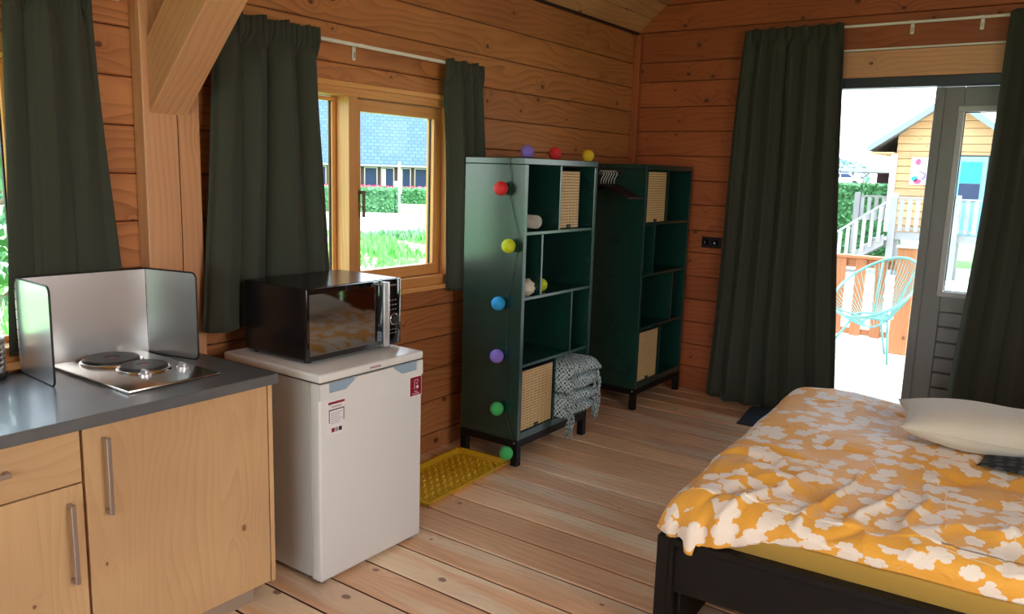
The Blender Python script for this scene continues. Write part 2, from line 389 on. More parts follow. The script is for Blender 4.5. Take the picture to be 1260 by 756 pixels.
def text(name, s, size, mat, parent, loc, rot, depth=0.0006):
    cu = bpy.data.curves.new(name, 'FONT'); cu.body = s; cu.size = size; cu.extrude = depth; cu.align_x = 'CENTER'; cu.align_y = 'CENTER'; cu.resolution_u = 2
    tmp = bpy.data.objects.new('tmp', cu); C.objects.link(tmp)
    dg = bpy.context.evaluated_depsgraph_get(); me = bpy.data.meshes.new_from_object(tmp.evaluated_get(dg))
    bpy.data.objects.remove(tmp); bpy.data.curves.remove(cu)
    me.materials.clear(); me.materials.append(M[mat]); me.name = name
    o = bpy.data.objects.new(name, me); C.objects.link(o); o.location = loc; o.rotation_euler = rot
    if parent: o.parent = parent
    return o
FACE_X = (PI/2, 0, PI/2)   # text that reads when seen from +X
XMAX, YMIN, YB = 4.4, -2.6, 5.66

# ------------------------------------------------------------ floor
fl = thing('floor', None, None, kind='structure')
box('subfloor', 'joint_dark', fl, -0.05, XMAX+0.05, YMIN-0.05, YB+0.09, -0.10, -0.006, 0)
P = 0.187; y = 2.373 - P*27
while y < YB+0.05:
    y1 = min(y+P, YB+0.08)
    cuts = [0.0, XMAX]
    if random.random() < 0.35: cuts.insert(1, random.uniform(1.6, 3.9))
    for a, b in zip(cuts, cuts[1:]):
        if y1 > YMIN: centred('floor_plank', 'floor_wood', fl, a, b-0.002, max(y, YMIN)+0.0115, y1, -0.03, 0, 0.003)
    y += P

# ------------------------------------------------------------ walls
T = 0.08
W1 = (0.32, 1.46, 0.915, 1.99); W2 = (2.14, 3.52, 0.97, 1.99)
rowsL = [-0.08, 0.10, 0.295, 0.48, 0.665, 0.85, 1.03, 1.20, 1.38, 1.558, 1.735, 1.91, 2.085, 2.26, 2.435, 2.66]
def log_wall(wall, rows, a0, a1, openings, mk, filler=None):
    jb = bmesh.new()
    for z0, z1 in zip(rows, rows[1:]):
        cuts = sorted({a0, a1} | {c for o in openings for c in o[:2]})
        run = None; segs = []
        for a, b in zip(cuts, cuts[1:]):
            zs = [(z0, z1)]
            for o in openings:
                if a >= o[0]-1e-6 and b <= o[1]+1e-6:
                    nz = []
                    for p, q in zs:
                        if o[2] > p: nz.append((p, min(q, o[2])))
                        if o[3] < q: nz.append((max(p, o[3]), q))
                    zs = nz
            segs.append((a, b, zs))
        merged = []
        for a, b, zs in segs:
            if merged and merged[-1][2] == zs and zs == [(z0, z1)]: merged[-1] = (merged[-1][0], b, zs)
            else: merged.append((a, b, zs))
        for a, b, zs in merged:
            for p, q in zs:
                if q-p > 0.012:
                    mk(a, b, p+0.002, q-0.002)
                    if filler: x0, x1, y0, y1 = filler(a+0.002, b-0.002); bx(jb, x0, x1, y0, y1, q-0.006, q+0.006)
    if filler: obj('joint_seal', jb, 'joint_dark', wall, kind='stuff')
    else: jb.free()
wl = thing('wall_left', None, None, kind='structure')
log_wall(wl, rowsL, YMIN, YB, [W1, W2], lambda a, b, p, q: centred('log', 'log', wl, -T, 0, a, b, p, q, 0.005, axis=1), lambda a, b: (-T+0.01, -0.009, a, b))
wb = thing('wall_back', None, None, kind='structure')
rowsB = [-0.08, 0, 0.181, 0.353, 0.523, 0.698, 0.873, 1.051, 1.217, 1.403, 1.579, 1.757, 1.937, 2.116, 2.30, 2.44, 2.66, 2.845, 3.03, 3.21, 3.39, 3.57, 3.75, 3.93, 4.11, 4.29, 4.47]
def slope_z(x): return 2.66 + min(x, XMAX-x)*0.84
def mkb(a, b, p, q):
    if q > 2.66:
        e = max(0.0, (p-2.66)/0.84); a = max(a, e-0.03); b = min(b, XMAX-e+0.03)
        if b <= a: return
    centred('log', 'log_shaded', wb, a, b, YB, YB+T, p, q, 0.004, axis=0)
OP = (1.27, 2.87, -0.1, 2.27)
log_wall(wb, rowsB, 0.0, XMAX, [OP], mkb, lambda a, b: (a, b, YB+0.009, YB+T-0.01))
# smooth pale board over the door and its white drip strip
centred('lintel_board', 'post_wood', wb, 1.20, 2.95, YB-0.022, YB, 2.27, 2.435, 0.003)
centred('lintel_strip', 'white_metal', wb, 1.20, 2.95, YB-0.034, YB-0.0, 2.437, 2.449, 0.002)
wr = thing('wall_right', None, None, kind='structure')
WR = (0.8, 2.2, 1.2, 2.3)
log_wall(wr, rowsL, YMIN, YB, [WR], lambda a, b, p, q: centred('log', 'log', wr, XMAX, XMAX+T, a, b, p, q, 0.004, axis=1))
wf = thing('wall_front', None, None, kind='structure')
WF = (1.2, 4.0, 0.3, 2.5)
def mkf(a, b, p, q):
    if q > 2.66:
        e = max(0.0, (p-2.66)/0.84); a = max(a, e-0.03); b = min(b, XMAX-e+0.03)
        if b <= a: return
    centred('log', 'log', wf, a, b, YMIN-T, YMIN, p, q, 0.004, axis=0)
log_wall(wf, rowsB, 0.0, XMAX, [WF], mkf)
for nm, (x0, x1, y0, y1, z0, z1) in (('window_4', (WF[0], WF[1], YMIN-0.07, YMIN-0.02, WF[2], WF[3])), ('window_3', (XMAX+0.02, XMAX+0.07, WR[0], WR[1], WR[2], WR[3]))):  # windows in the unseen walls, added to let sky light in
    w = thing(nm, None, None, kind='structure'); g = 0.06
    if x1-x0 > 1:
        box('window_frame', 'frame_wood', w, x0, x1, y0, y1, z0, z0+g); box('window_frame', 'frame_wood', w, x0, x1, y0, y1, z1-g, z1)
        for xa in (x0, (x0+x1)/2-g/2, x1-g): box('window_frame', 'frame_wood', w, xa, xa+g, y0, y1, z0+g, z1-g, axis=2)
        box('glass_pane', 'window_glass', w, x0+g, x1-g, y0+0.02, y0+0.026, z0+g, z1-g, 0)
    else:
        box('window_frame', 'frame_wood', w, x0, x1, y0, y1, z0, z0+g, axis=1); box('window_frame', 'frame_wood', w, x0, x1, y0, y1, z1-g, z1, axis=1)
        for ya in (y0, (y0+y1)/2-g/2, y1-g): box('window_frame', 'frame_wood', w, x0, x1, ya, ya+g, z0+g, z1-g, axis=2)
        box('glass_pane', 'window_glass', w, x0+0.02, x0+0.026, y0+g, y1-g, z0+g, z1-g, 0)
# corner strip
tr = thing('trim_1', None, None, kind='structure')
centred('corner_strip', 'log_shaded', tr, 0.0, 0.05, YB-0.05, YB, 0.0, 2.645, 0.006, axis=2)

# ------------------------------------------------------------ ceiling
ce = thing('ceiling', None, None, kind='structure')
sl = math.atan(0.84); cs, sn = math.cos(sl), math.sin(sl); L = (XMAX/2)/cs; n = 20; pw = L/n
for side in (0, 1):
    for i in range(n):
        s0, s1 = i*pw, (i+1)*pw-0.001
        bm = bmesh.new(); bx(bm, -pw/2+0.004, pw/2, (YMIN-YB)/2, (YB-YMIN)/2, -0.01, 0.01, 0.003)
        sm = (s0+s1)/2; x = sm*cs; z = 2.672+sm*sn
        if side: x = XMAX-x
        obj('ceiling_plank', bm, 'ceiling_wood', ce, loc=(x, (YMIN+YB)/2, z), rot=(0, -sl if not side else sl, 0), axis=1)
    bm = bmesh.new(); bx(bm, -L/2-0.35, L/2+0.02, (YMIN-YB)/2-0.5, (YB-YMIN)/2+0.5, 0.03, 0.16)
    x = XMAX/4; x = x if not side else XMAX-x
    if side: bmesh.ops.scale(bm, vec=(-1, 1, 1), verts=bm.verts)
    obj('roof_deck', bm, 'ceiling_wood', ce, loc=(x, (YMIN+YB)/2, 2.672+L/2*sn), rot=(0, -sl if not side else sl, 0), axis=1)
# dark gap strip along the wall head
box('eaves_strip', 'joint_dark', ce, 0.0, 0.012, YMIN, YB, 2.648, 2.668, 0.002, axis=1)

# ------------------------------------------------------------ post, brace and tie beam
po = thing('timber_post', 'tall planed timber post with a long drying crack against the window wall', 'post', (0, 1.78, 0))
box('post_shaft', 'post_wood', po, 0, 0.07, -0.125, 0.105, 0, 2.86, 0.004, axis=2)
bm = bmesh.new()
pts = [(0.0712, 0.012, 2.6), (0.0712, 0.004, 2.0), (0.0712, 0.010, 1.7), (0.0712, 0.012, 1.3), (0.0712, 0.006, 0.95)]
for (xa, ya, za), (xb, yb, zb) in zip(pts, pts[1:]):
    v = [bm.verts.new(p) for p in ((xa, ya-0.0016, za), (xa, ya+0.0016, za), (xb, yb+0.0016, zb), (xb, yb-0.0016, zb))]; bm.faces.new(v)
obj('drying_crack', bm, 'joint_dark', po)
br = thing('diagonal_brace', 'thick diagonal timber brace rising from the post into the room', 'beam', (0.07, 1.755, 1.78))
bm = bmesh.new(); a = 0.075; h = 0.9; k = 0.27
hexa(bm, [(0.0, -a, 0), (0.0, a, 0), (0.0, a, k), (0.0, -a, k), (1.09, -a, 1.07), (1.09, a, 1.07), (0.82, a, 1.075), (0.82, -a, 1.075)], 0.003)
bmesh.ops.rotate(bm, verts=bm.verts, cent=(0, 0, 0), matrix=Matrix.Rotation(math.radians(45), 3, 'Y'))
me_bm = bm
o = obj('brace_timber', bm, 'post_wood', br, axis=0); o.rotation_euler = (0, -math.radians(45), 0)
tb = thing('tie_beam', 'horizontal timber tie beam crossing under the roof above the brace', 'beam', (0, 1.755, 2.86))
box('beam_timber', 'post_wood', tb, 0.0, XMAX, -0.09, 0.09, 0, 0.2, 0.004)

# ------------------------------------------------------------ windows in the left wall
def left_window(nm, y0, y1, z0, z1, mull, handle=True):
    w = thing(nm, None, None, kind='structure'); F = 'frame_wood'
    f = 0.05; lip = 0.018
    # outer frame, four boards
    box('window_frame', F, w, -0.13, 0.0, y0, y1, z1-f, z1, axis=1)
    box('window_frame', F, w, -0.13, 0.0, y0, y1, z0, z0+f, axis=1)
    box('window_frame', F, w, -0.13, 0.0, y0, y0+f, z0+f, z1-f, axis=2)
    box('window_frame', F, w, -0.13, 0.0, y1-f, y1, z0+f, z1-f, axis=2)
    # architrave strips on the wall
    box('architrave', F, w, 0.0, 0.02, y0-0.03, y1+0.03, z1-0.012, z1+0.012, axis=1)
    box('architrave', F, w, 0.0, 0.016, y1-0.01, y1+0.03, z0+0.0, z1-0.012, axis=2)
    box('architrave', F, w, 0.0, 0.016, y0-0.03, y0+0.01, z0+0.0, z1-0.012, axis=2)
    box('window_sill', F, w, -0.02, 0.035, y0-0.03, y1+0.03, z0-0.022, z0, axis=1)
    box('mullion', F, w, -0.13, 0.0, mull-0.03, mull+0.03, z0+f, z1-f, axis=2)
    # fixed pane (far from camera side) with beads
    def sash(a, b, x0, x1, t, name):
        s = thing(name, None, None); s.parent = w
        box('sash_rail', F, s, x0, x1, a, b, z1-f-t, z1-f-0.004, axis=1); box('sash_rail', F, s, x0, x1, a, b, z0+f+0.004, z0+f+t, axis=1)
        box('sash_stile', F, s, x0, x1, a, a+t, z0+f+t, z1-f-t, axis=2); box('sash_stile', F, s, x0, x1, b-t, b, z0+f+t, z1-f-t, axis=2)
        box('glass_pane', 'window_glass', s, (x0+x1)/2-0.003, (x0+x1)/2+0.003, a+t, b-t, z0+f+t, z1-f-t, 0)
        xm = (x0+x1)/2
        for ya in (a+t, b-t-0.006): box('glazing_seal', 'seal_black', s, xm-0.006, xm+0.004, ya, ya+0.006, z0+f+t, z1-f-t, 0)
        return s
    sash(y0+f+0.002, mull-0.032, -0.125, -0.09, 0.022, 'fixed_light')
    s = sash(mull+0.032, y1-f-0.004, -0.105, -0.05, 0.062, 'opening_sash')
    if handle:
        bm = bmesh.new(); zc = z0+0.46
        bx(bm, -0.05, -0.04, mull+0.055, mull+0.08, zc, zc+0.07, 0.003)
        bx(bm, -0.04, 0.0, mull+0.060, mull+0.074, zc+0.045, zc+0.06, 0.002)
        bx(bm, -0.006, 0.006, mull+0.058, mull+0.076, zc-0.07, zc+0.062, 0.004)
        obj('window_handle', bm, 'bark', s)
    return w
left_window('window_1', W1[0], W1[1], W1[2], W1[3], 1.30, False)
left_window('window_2', W2[0], W2[1], W2[2], W2[3], 2.76)

# ------------------------------------------------------------ curtains and rails
def curtain(name, label, axis, wall, sgn, L, R, ztop, zbot, nf, amp, seed, off=0.075, group=None, hdr=0.09, nh=None, lo_off=None, dmin=0.012):
    """L(t), R(t): position along the wall of the two edges, t=0 top, 1 bottom; sgn: direction away from the wall"""
    rs = random.Random(seed); nh = nh or nf*2; NS, NTv = nh*14, 60
    ph = [rs.uniform(0, 6.28) for _ in range(6)]; H = ztop-zbot; bm = bmesh.new(); grid = []
    am = [rs.uniform(0.55, 1.0) for _ in range(nf*2+3)]
    for j in range(NTv+1):
        t = (j/NTv)**1.25; z = ztop - H*t; row = []
        hd = min(1.0, max(0.0, (ztop-z-hdr*0.6)/hdr))       # 0 in the heading
        hd = hd*hd*(3-2*hd)
        low = min(1, t*1.3)
        for i in range(NS+1):
            s = i/NS
            w = s + 0.018*math.sin(s*9+ph[0]) + 0.012*low*math.sin(s*17+ph[1]+t*1.5)
            q = w*nf; k = int(max(0, q)); a = am[min(k, len(am)-1)]
            qq = q+0.10*math.sin(2*PI*q*0.37+ph[5])+0.03*math.sin(t*5+q)
            fold = 0.95-1.9*abs(math.sin(PI*qq + ph[2]))**0.8 + 0.22*math.sin(3*PI*qq+ph[3]+t*1.5)*(1-low*0.5)
            slow = math.sin(2*PI*q*0.43+ph[3]+t*0.8)
            body = amp*(0.8*fold*a + 0.35*slow*low)
            fr = (s*nh) % 1.0; pin = math.exp(-((fr-0.5)/0.09)**2); pin2 = 0.6*math.exp(-((fr-0.30)/0.06)**2)+0.6*math.exp(-((fr-0.70)/0.06)**2)
            head = 0.036*(pin+pin2) - 0.006
            o_ = head*(1-hd) + body*hd
            lat = 0.20*(R(t)-L(t))/nf*math.sin(2*PI*qq + 2*ph[2])*hd*min(1, 12*s, 12*(1-s))
            p = L(t) + (R(t)-L(t))*(s + 0.006*math.sin(t*7+ph[4]+s*5)) + lat
            oo = off if lo_off is None else off+(lo_off-off)*min(1, t*1.15)
            d = oo + o_*(1 if lo_off is None else 1-0.78*low) + 0.01*low*math.sin(s*4+ph[5]+t*3)
            d = max(d, dmin)
            if hd < 1: d = max(d, 0.090*(1-hd)+dmin*hd)
            zz = z + (0.006*math.sin(s*nf*6.28+ph[1]) if j == 0 else 0) + (0.008*math.sin(s*5+ph[0]) if j == NTv else 0)
            row.append(bm.verts.new((wall+sgn*d, p, zz) if axis == 'y' else (p, wall+sgn*d, zz)))
        grid.append(row)
    for j in range(NTv):
        for i in range(NS): bm.faces.new((grid[j][i], grid[j][i+1], grid[j+1][i+1], grid[j+1][i]))
    c = Vector((wall+sgn*off, (L(.5)+R(.5))/2, zbot)) if axis == 'y' else Vector(((L(.5)+R(.5))/2, wall+sgn*off, zbot))
    bmesh.ops.translate(bm, verts=bm.verts, vec=-c)
    o = obj(name, bm, 'curtain_fabric', None, loc=c, smooth=True, axis=2, label=label, cat='curtain', group=group)
    md = o.modifiers.new('thick', 'SOLIDIFY'); md.thickness = 0.003
    return o
lerp = lambda a, b: (lambda t: a+(b-a)*t)
curtain('curtain', 'dark green curtain behind the steel splash guard at the left edge', 'y', 0, 1, lerp(1.20, 1.17), lerp(1.47, 1.585), 2.185, 0.93, 3, 0.050, 3, off=0.10, nh=6, lo_off=0.026, dmin=0.008)
curtain('curtain', 'wide dark green curtain hanging behind the microwave', 'y', 0, 1, lambda t: 1.955-0.11*t, lambda t: 2.455+0.10*t, 2.195, 0.94, 4, 0.062, 5, off=0.118, nh=9)
curtain('curtain', 'narrow dark green curtain between the small window and the nearer green shelf', 'y', 0, 1, lambda t: 3.325+0.085*t+0.02*math.sin(t*3), lerp(3.64, 3.74), 2.18, 0.93, 3, 0.048, 8, off=0.10, nh=6)
curtain('curtain', 'long dark green curtain reaching the floor left of the open door', 'x', YB, -1, lambda t: 0.885-0.10*t**0.8, lambda t: 1.52+0.17*t, 2.60, 0.02, 6, 0.070, 11, off=0.135, nh=12)
curtain('curtain', 'long dark green curtain at the right edge in front of the grey door leaf', 'x', YB, -1, lambda t: 2.435-0.09*t**1.5, lambda t: 3.25+0.05*t, 2.60, 0.03, 6, 0.070, 17, off=0.145, nh=12)
def rail(label, axis, a, b, wall, sgn, z, brackets):
    r = thing('curtain_rail', label, 'curtain rail', (wall, a, z) if axis == 'y' else (a, wall, z))
    def q(d0, d1, p0, p1): return (min(sgn*d0, sgn*d1), max(sgn*d0, sgn*d1), p0, p1) if axis == 'y' else (p0, p1, min(sgn*d0, sgn*d1), max(sgn*d0, sgn*d1))
    x0, x1, y0, y1 = q(0.062, 0.084, 0, b-a); box('rail_track', 'white_metal', r, x0, x1, y0, y1, -0.008, 0.008, 0.003, axis=1 if axis == 'y' else 0)
    for p in brackets:
        bm = bmesh.new(); p -= a
        x0, x1, y0, y1 = q(0.0, 0.062, p-0.011, p+0.011); bx(bm, x0, x1, y0, y1, 0.008, 0.014, 0.001)
        x0, x1, y0, y1 = q(0.0, 0.007, p-0.011, p+0.011); bx(bm, x0, x1, y0, y1, -0.06, 0.014, 0.003)
        br_ = obj('bracket', bm, 'white_metal', r)
        bm = bmesh.new(); x0, x1, y0, y1 = q(0.007, 0.008, p-0.004, p+0.004); bx(bm, x0, x1, y0, y1, -0.048, -0.02); obj('slot', bm, 'handle_metal', br_)
rail('white curtain rail with small brackets above the small window', 'y', 2.02, 3.66, 0, 1, 2.165, [2.12, 2.76, 3.6])
rail('white curtain rail above the window by the cooktop', 'y', 0.30, 1.58, 0, 1, 2.165, [0.4, 1.0])
rail('long white curtain rail with brackets above the open door', 'x', 0.91, 3.30, YB, -1, 2.585, [1.0, 1.90, 2.28, 3.1])

# ------------------------------------------------------------ terrace door
d1 = thing('door_1', None, None, kind='structure')
box('door_frame', 'frame_anthracite', d1, 1.27, 2.87, YB-0.03, YB+0.08, 2.205, 2.268, 0.003)
box('door_frame', 'frame_anthracite', d1, 1.27, 1.33, YB, YB+0.08, 0, 2.205, 0.003, axis=2)
box('door_frame', 'frame_anthracite', d1, 2.81, 2.87, YB, YB+0.08, 0, 2.205, 0.003, axis=2)
box('door_threshold', 'frame_anthracite', d1, 1.33, 2.81, YB, YB+0.09, 0.0, 0.018, 0.003)
lf = thing('door_leaf', None, None); lf.parent = d1; lf.location = (2.07, YB+0.012, 0.02)
g = 'door_grey'
box('stile', g, lf, 0, 0.16, 0.012, 0.06, 0, 2.18, 0.003, axis=2)
box('edge_strip', g, lf, 0.0, 0.055, 0, 0.02, 0, 2.18, 0.004, axis=2)
box('stile', g, lf, 0.62, 0.74, 0.012, 0.06, 0, 2.18, 0.003, axis=2)
box('top_rail', g, lf, 0.16, 0.62, 0.012, 0.06, 2.05, 2.18, 0.003)
box('middle_rail', g, lf, 0.16, 0.62, 0.012, 0.06, 0.79, 0.90, 0.003)
box('panel_backing', 'frame_anthracite', lf, 0.16, 0.62, 0.05, 0.058, 0, 0.79, 0)
for k in range(8):
    z = 0.79-0.1 - k*0.1
    if z < -0.05: break
    box('panel_board', g, lf, 0.16, 0.62, 0.022, 0.05, max(0, z+0.004), z+0.096, 0.005)
bm = bmesh.new()
for (x0, x1, z0, z1) in ((0.135, 0.645, 2.03, 2.065), (0.135, 0.645, 0.885, 0.92), (0.135, 0.17, 0.92, 2.03), (0.61, 0.645, 0.92, 2.03)): bx(bm, x0, x1, 0.004, 0.02, z0, z1, 0.003)
obj('glazing_bead', bm, 'door_bead', lf, label='light grey bead around the glass')
box('glass_pane', 'window_glass', lf, 0.17, 0.61, 0.035, 0.04, 0.92, 2.03, 0)
bm = bmesh.new(); bx(bm, 0.17, 0.176, 0.022, 0.034, 0.92, 2.03); bx(bm, 0.17, 0.61, 0.022, 0.034, 2.024, 2.03); bx(bm, 0.17, 0.61, 0.022, 0.034, 0.92, 0.926)
obj('glazing_seal', bm, 'seal_black', lf)
so = thing('wall_socket', 'black double wall socket on the log wall left of the long curtain', 'socket', (0.70, YB, 1.095))
box('socket_plate', 'socket_black', so, -0.075, 0.075, -0.012, 0, 0, 0.08, 0.004)
for x in (-0.037, 0.037):
    bm = bmesh.new(); lathe(bm, [(0.022, 0), (0.020, 0.004), (0.016, 0.001), (0, 0.001)], 20, M4=Matrix.Translation((x, -0.012, 0.04)) @ Matrix.Rotation(PI/2, 4, 'X')); obj('outlet', bm, 'black_gloss', so, smooth=True)

# ------------------------------------------------------------ kitchen
def bar_handle(parent, y, z0, z1, x):
    bm = bmesh.new(); bx(bm, x+0.022, x+0.032, y-0.007, y+0.007, z0, z1, 0.002)
    bx(bm, x, x+0.024, y-0.007, y+0.007, z0+0.002, z0+0.014, 0.001); bx(bm, x, x+0.024, y-0.007, y+0.007, z1-0.014, z1-0.002, 0.001)
    return obj('handle', bm, 'handle_metal', parent, axis=2)
def base_unit(label, ya, yb, drawer, end=False):
    u = thing('kitchen_base_cabinet', label, 'cabinet', (0.02, ya, 0)); w = yb-ya; xb = 0.056
    bm = bmesh.new(); bx(bm, xb, 0.605, 0, 0.016, 0.09, 0.842); bx(bm, xb, 0.605, w-0.016, w, 0.09, 0.842); bx(bm, xb, 0.605, 0.016, w-0.016, 0.09, 0.106); bx(bm, xb, xb+0.016, 0.016, w-0.016, 0.106, 0.842)
    obj('carcass', bm, 'oak_front', u, axis=2)
    box('plinth', 'plinth', u, xb, 0.56, 0.004, w-0.03 if end else w, 0, 0.09, 0.001, axis=1)
    g = 0.0025
    if drawer:
        dr = centred('drawer', 'oak_front', u, 0.608, 0.628, g, w-g, 0.682, 0.838, 0.0012, axis=1)
        bm = bmesh.new(); x = 0.01
        bx(bm, x+0.022, x+0.032, -0.10, 0.10, 0.0, 0.013, 0.002); bx(bm, x, x+0.024, -0.10, -0.088, 0, 0.013); bx(bm, x, x+0.024, 0.088, 0.10, 0, 0.013)
        obj('handle', bm, 'handle_metal', dr)
        dd = centred('door', 'oak_front', u, 0.608, 0.628, g, w-g, 0.095, 0.677, 0.0012, axis=2)
        bar_handle(dd, w/2-0.045, -0.386+0.385, 0.245, 0.01)
    else:
        dd = centred('door', 'oak_front', u, 0.608, 0.628, g, w-g, 0.095, 0.838, 0.0012, axis=2)
        bar_handle(dd, -w/2+0.062, 0.095, 0.335, 0.01)
    if end: box('end_panel', 'oak_front', u, xb, 0.628, w+0.002, w+0.02, 0.09, 0.842, 0.001, axis=2)
    return u
base_unit('light oak base cabinet with one tall door next to the fridge', 1.088, 1.735, False, True)
base_unit('light oak base cabinet with a drawer over a door at the left edge', 0.49, 1.084, True)
bm = bmesh.new(); op_ = [(0, 0.45), (0.672, 0.45), (0.672, 1.765), (0.073, 1.765), (0.073, 1.652), (0, 1.652)]
A = [bm.verts.new((x-0.33, y-1.1, 0)) for x, y in op_]; B = [bm.verts.new((x-0.33, y-1.1, 0.037)) for x, y in op_]; bm.faces.new(A[::-1]); bm.faces.new(B)
for k in range(6): bm.faces.new((A[k], A[(k+1) % 6], B[(k+1) % 6], B[k]))
bmesh.ops.bevel(bm, geom=bm.edges[:], offset=0.002, segments=1, affect='EDGES')
obj('kitchen_worktop', bm, 'worktop_grey', None, loc=(0.33, 1.1, 0.843), axis=1, label='dark grey concrete-look worktop carrying the cooktop', cat='worktop')

# cooktop
ck = thing('electric_cooktop', 'small steel electric cooktop with two round black hotplates', 'cooktop', (0.285, 1.45, 0.88))
bm = bmesh.new(); bx(bm, -0.26, 0.265, -0.165, 0.165, 0, 0.012, 0.005, 2); obj('hob_plate', bm, 'steel_hob', ck, autosm=True)
for (x, y, r) in ((-0.14, 0.0, 0.092), (0.035, 0.02, 0.078)):
    bm = bmesh.new(); lathe(bm, [(r+0.014, 0.0), (r+0.012, 0.006), (r+0.004, 0.009), (r+0.001, 0.004), (0, 0.004)], 48, (x, y, 0.012)); ri = obj('trim_ring', bm, 'chrome', ck, smooth=True)
    bm = bmesh.new(); lathe(bm, [(r, 0.003), (r, 0.013), (r-0.004, 0.016), (r*0.3, 0.016), (r*0.28, 0.014), (0, 0.014)], 48, (x, y, 0.012)); hp = obj('hotplate', bm, 'black_plate', ck, autosm=True)
    bm = bmesh.new(); lathe(bm, [(0.012, 0.0265), (0, 0.0268)], 16, (x, y, 0)); obj('centre_dot', bm, 'hotplate_red', hp)
for y in (-0.035, 0.105):
    bm = bmesh.new(); lathe(bm, [(0.021, 0), (0.021, 0.010), (0.017, 0.013), (0, 0.013)], 28, (0.135, y, 0.012)); bx(bm, 0.117, 0.153, y-0.006, y+0.006, 0.02, 0.036, 0.003)
    obj('control_knob', bm, 'silver', ck, autosm=True)
bm = bmesh.new(); lathe(bm, [(0.003, 0.0125), (0, 0.0135)], 10, (0.2, 0.04, 0)); obj('indicator_light', bm, 'sticker_red', ck)

# splash guard
sg = thing('splash_guard', 'folding steel splash guard with black edging around the cooktop', 'splash guard', (0.066, 1.43, 0.88))
def gpanel(p0, p1, name, rounded):
    p0, p1 = Vector(p0), Vector(p1); d = (p1-p0); Ln = d.length; a = math.atan2(d.y, d.x); H = 0.325; r = 0.022; bm = bmesh.new()
    out = [(0, 0)] + [(Ln-r+r*math.sin(k*PI/12), r-r*math.cos(k*PI/12)) for k in range(7)] + [(Ln-r+r*math.cos(k*PI/12), H-r+r*math.sin(k*PI/12)) for k in range(7)] + [(0, H)] if rounded else [(0, 0), (Ln, 0), (Ln, H), (0, H)]
    f = [bm.verts.new((u, -0.0015, v)) for u, v in out]; b = [bm.verts.new((u, 0.0015, v)) for u, v in out]; n_ = len(out)
    bm.faces.new(f); bm.faces.new(b[::-1])
    for k in range(n_): bm.faces.new((f[k], b[k], b[(k+1) % n_], f[(k+1) % n_]))
    o = obj(name, bm, 'steel_guard', sg, loc=(p0.x, p0.y, 0.002), rot=(0, 0, a))
    bm = bmesh.new(); path = [(u, 0, v) for u, v in out]; 
    tube(bm, path, 0.0036, 6); tube(bm, [path[0], path[1]], 0.0036, 6) if not rounded else None
    obj('edging', bm, 'black_matt', o, smooth=True)
gpanel((-0.03, -0.235, 0), (0.24, -0.252, 0), 'side_panel', True)
gpanel((-0.03, -0.232, 0), (0.0, 0.205, 0), 'back_panel', False)
gpanel((0.0, 0.207, 0), (0.24, 0.262, 0), 'side_panel', True)
for xh, y in ((-0.032, -0.235), (0.0, 0.207)):
    bm = bmesh.new()
    for k in range(9): tube(bm, [(xh, y, 0.012+k*0.035), (xh, y, 0.043+k*0.035)], 0.0042, 8)
    obj('hinge', bm, 'steel_guard', sg)

# utensil pot at left edge
up = thing('utensil_pot', 'perforated grey utensil pot on the worktop at the left edge', 'utensil holder', (0.05, 1.085, 0.88))
bm = bmesh.new(); lathe(bm, [(0.0, 0.002), (0.052, 0.002), (0.056, 0.01), (0.056, 0.02)], 32); obj('pot_base', bm, 'black_matt', up, smooth=True)
def perforated(r, z0, z1, nseg=32, rows=14):
    bm = bmesh.new(); g = [[bm.verts.new((r*math.cos(2*PI*k/nseg), r*math.sin(2*PI*k/nseg), z0+(z1-z0)*j/rows)) for k in range(nseg)] for j in range(rows+1)]
    for j in range(rows):
        for k in range(nseg):
            if j % 2 == 1 and 1 < j < rows-1 and k % 2 == 0: continue
            bm.faces.new((g[j][k], g[j][(k+1) % nseg], g[j+1][(k+1) % nseg], g[j+1][k]))
    return bm
o = obj('pot_wall', perforated(0.053, 0.02, 0.14), 'handle_metal', up, smooth=True); o.modifiers.new('t', 'SOLIDIFY').thickness = 0.002
bm = bmesh.new(); tube(bm, [(0.054*math.cos(k*PI/16), 0.054*math.sin(k*PI/16), 0.14) for k in range(32)], 0.003, 6, closed=True); obj('pot_rim', bm, 'silver', up, smooth=True)
wk = thing('whisk', 'wire whisk standing in the utensil pot', 'whisk', (0.045, 1.095, 0.89))
bm = bmesh.new(); tube(bm, [(0.0, 0.0, 0.0), (0.004, 0.012, 0.13)], 0.007, 8); obj('whisk_grip', bm, 'silver', wk, smooth=True)
bm = bmesh.new()
for k in range(6):
    a = k*PI/6; pts = []
    for j in range(17):
        q = j/16*PI; w = 0.034*math.sin(q)**0.8 * (1 if j < 16 else 0)
        s_ = math.cos(q)
        pts.append((0.006+math.cos(a)*0.036*math.sin(q*1.0)*math.copysign(1, 1) , 0.02+math.sin(a)*0.036*math.sin(q), 0.13+0.14*math.sin(q/2)**0.7 if False else 0.13+0.0))
    loop = []
    for j in range(21):
        q = 2*PI*j/20 - PI/2; rr = 0.034*math.cos(q); hh = 0.205+0.07*math.sin(q) if True else 0
        loop.append((0.006+math.cos(a)*rr*(0.35+0.65*(hh-0.13)/0.14), 0.018+math.sin(a)*rr*(0.35+0.65*(hh-0.13)/0.14)+0.1*(hh-0.13), hh))
    tube(bm, loop[:-1], 0.0012, 5, closed=True)
obj('whisk_wires', bm, 'chrome', wk, smooth=True)
sp_ = thing('wooden_spoon', 'brown wooden spoon leaning in the utensil pot', 'spoon', (0.06, 1.05, 0.89))
bm = bmesh.new(); tube(bm, [(0, 0, 0), (0, -0.006, 0.2)], 0.005, 8); lathe(bm, [(0, 0.18), (0.018, 0.19), (0.027, 0.225), (0.022, 0.255), (0, 0.268)], 20)
